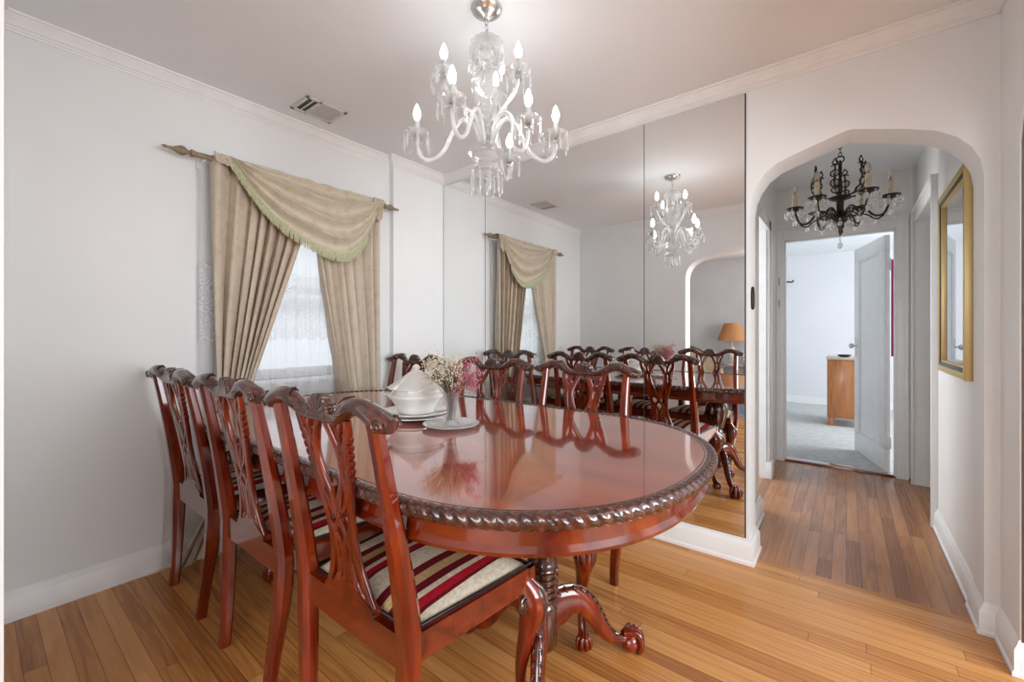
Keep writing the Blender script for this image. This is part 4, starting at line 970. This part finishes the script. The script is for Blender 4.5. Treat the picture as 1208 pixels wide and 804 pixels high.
# ------------------------------------------------------------------ living room seen in the mirror
o = thing('table_lamp', 'table lamp with pleated amber cone shade, seen in the mirror', 'lamp', (-1.50, -3.06, .62))
MB().lathe([(.115, .70), (.225, .41), (.222, .41), (.112, .70)], n=60, mod=lambda i, a: 1+.012*math.cos(30*a)).build('lamp_shade', SHADE, o, angle=20)
MB().lathe([(.09, 0), (.09, .015), (.03, .03), (.05, .10), (.07, .18), (.05, .27), (.015, .32), (.012, .44), (.006, .70), (.01, .72)], n=28).build('base', PORC, o)
o = thing('end_table', 'small dark end table under the amber lamp in the living room', 'table', (-1.50, -3.04, 0))
MB().bbox(-.26, .26, -.22, .22, .59, .619, .004).build('top', BROWN, o)
for a in (-.23, .23):
    for b in (-.19, .19): MB().bbox(a-.018, a+.018, b-.018, b+.018, 0, .59, .003).build('leg', BROWN, o)
for i, (x, lab) in enumerate(((-1.35, 'small silver picture frame right of the amber lamp'), (-1.66, 'small silver picture frame left of the amber lamp'))):
    o = thing('picture_frame', lab, 'picture frame', (x, -2.90, .6195), 0, 'picture frames on the end table')
    f_ = MB().bbox(-.06, .06, -.01, 0, 0, .02, .002).bbox(-.06, .06, -.01, 0, .14, .16, .002).bbox(-.06, -.045, -.01, 0, 0, .16, .002).bbox(.045, .06, -.01, 0, 0, .16, .002); f_.build('frame', SILV, o)
    MB().box(-.05, .05, -.007, -.003, .01, .15).build('picture', simple('photo_grey', (.3, .3, .32), .3), o)
o = thing('sofa', 'tan upholstered camel-back sofa with carved wood trim, seen in the mirror', 'sofa', (-2.15, -2.45, 0))
bk_ = [(-.62, .40), (-.62, .72), (-.5, .80), (-.2, .90), (.0, .93), (.2, .88), (.42, .74), (.56, .62), (.60, .40)]
MB().prism(bk_, lambda a, b, s: (a, -.33+.12*s, b)).build('backrest', SOFA, o, angle=30)
MB().sweep(cr([(a, -.26, b+.005) for a, b in bk_[1:-1]], 5), .020, 10).build('carved_rail', MAHD, o)
MB().bbox(-.60, .60, -.25, .33, .28, .44, .03).build('seat_cushion', SOFA, o)
MB().bbox(-.62, .62, -.32, .35, .18, .28, .01).build('seat_base', BROWN, o)
for s in (-1, 1):
    MB().sweep(cr([(s*.60, -.25, .62), (s*.61, .0, .62), (s*.61, .22, .60), (s*.61, .32, .55), (s*.60, .30, .45), (s*.60, .30, .25)], 5), .022, 10).build('arm', MAHD, o)
    for b in (-.28, .30): MB().sweep([(s*.58, b, .2), (s*.59, b+.01, .1), (s*.58, b, 0)], [.03, .02, .025], 10).build('leg', MAHD, o)
o = thing('coffee_table', 'low brown coffee table on the blue rug, seen in the mirror', 'table', (-1.05, -2.35, .01))
MB().bbox(-.36, .46, -.26, .26, .40, .43, .01).build('top', BROWN, o); MB().bbox(-.33, .43, -.23, .23, .33, .40, .004).build('apron', BROWN, o)
for a in (-.31, .41):
    for b in (-.21, .21): MB().sweep(cr([(a, b, .35), (a*1.02, b*1.03, .2), (a*.97, b*.97, .07), (a*1.05, b*1.05, .02)], 5), crs([.03, .026, .014, .024], 5), 10).build('leg', MAHD, o)
o = MB().bbox(-1.75, .2, -2.85, -1.75, .0005, .009, .003).build('area_rug', RUG); tag(o, 'blue-grey patterned rug on the living room floor under the coffee table', 'rug')
o = thing('floor_lamp', 'dark torchiere floor lamp with smoked globe, seen at the arch edge in the mirror', 'lamp', (-2.62, -3.12, 0))
MB().lathe([(.14, 0), (.14, .02), (.03, .04), (.022, .1), (.026, .6), (.022, 1.2), (.03, 1.68), (.06, 1.72), (.05, 1.74)], n=24).build('pole', BRONZE, o)
MB().ball((0, 0, 1.84), .13, n=24, m=14).build('globe', SMOKE, o)
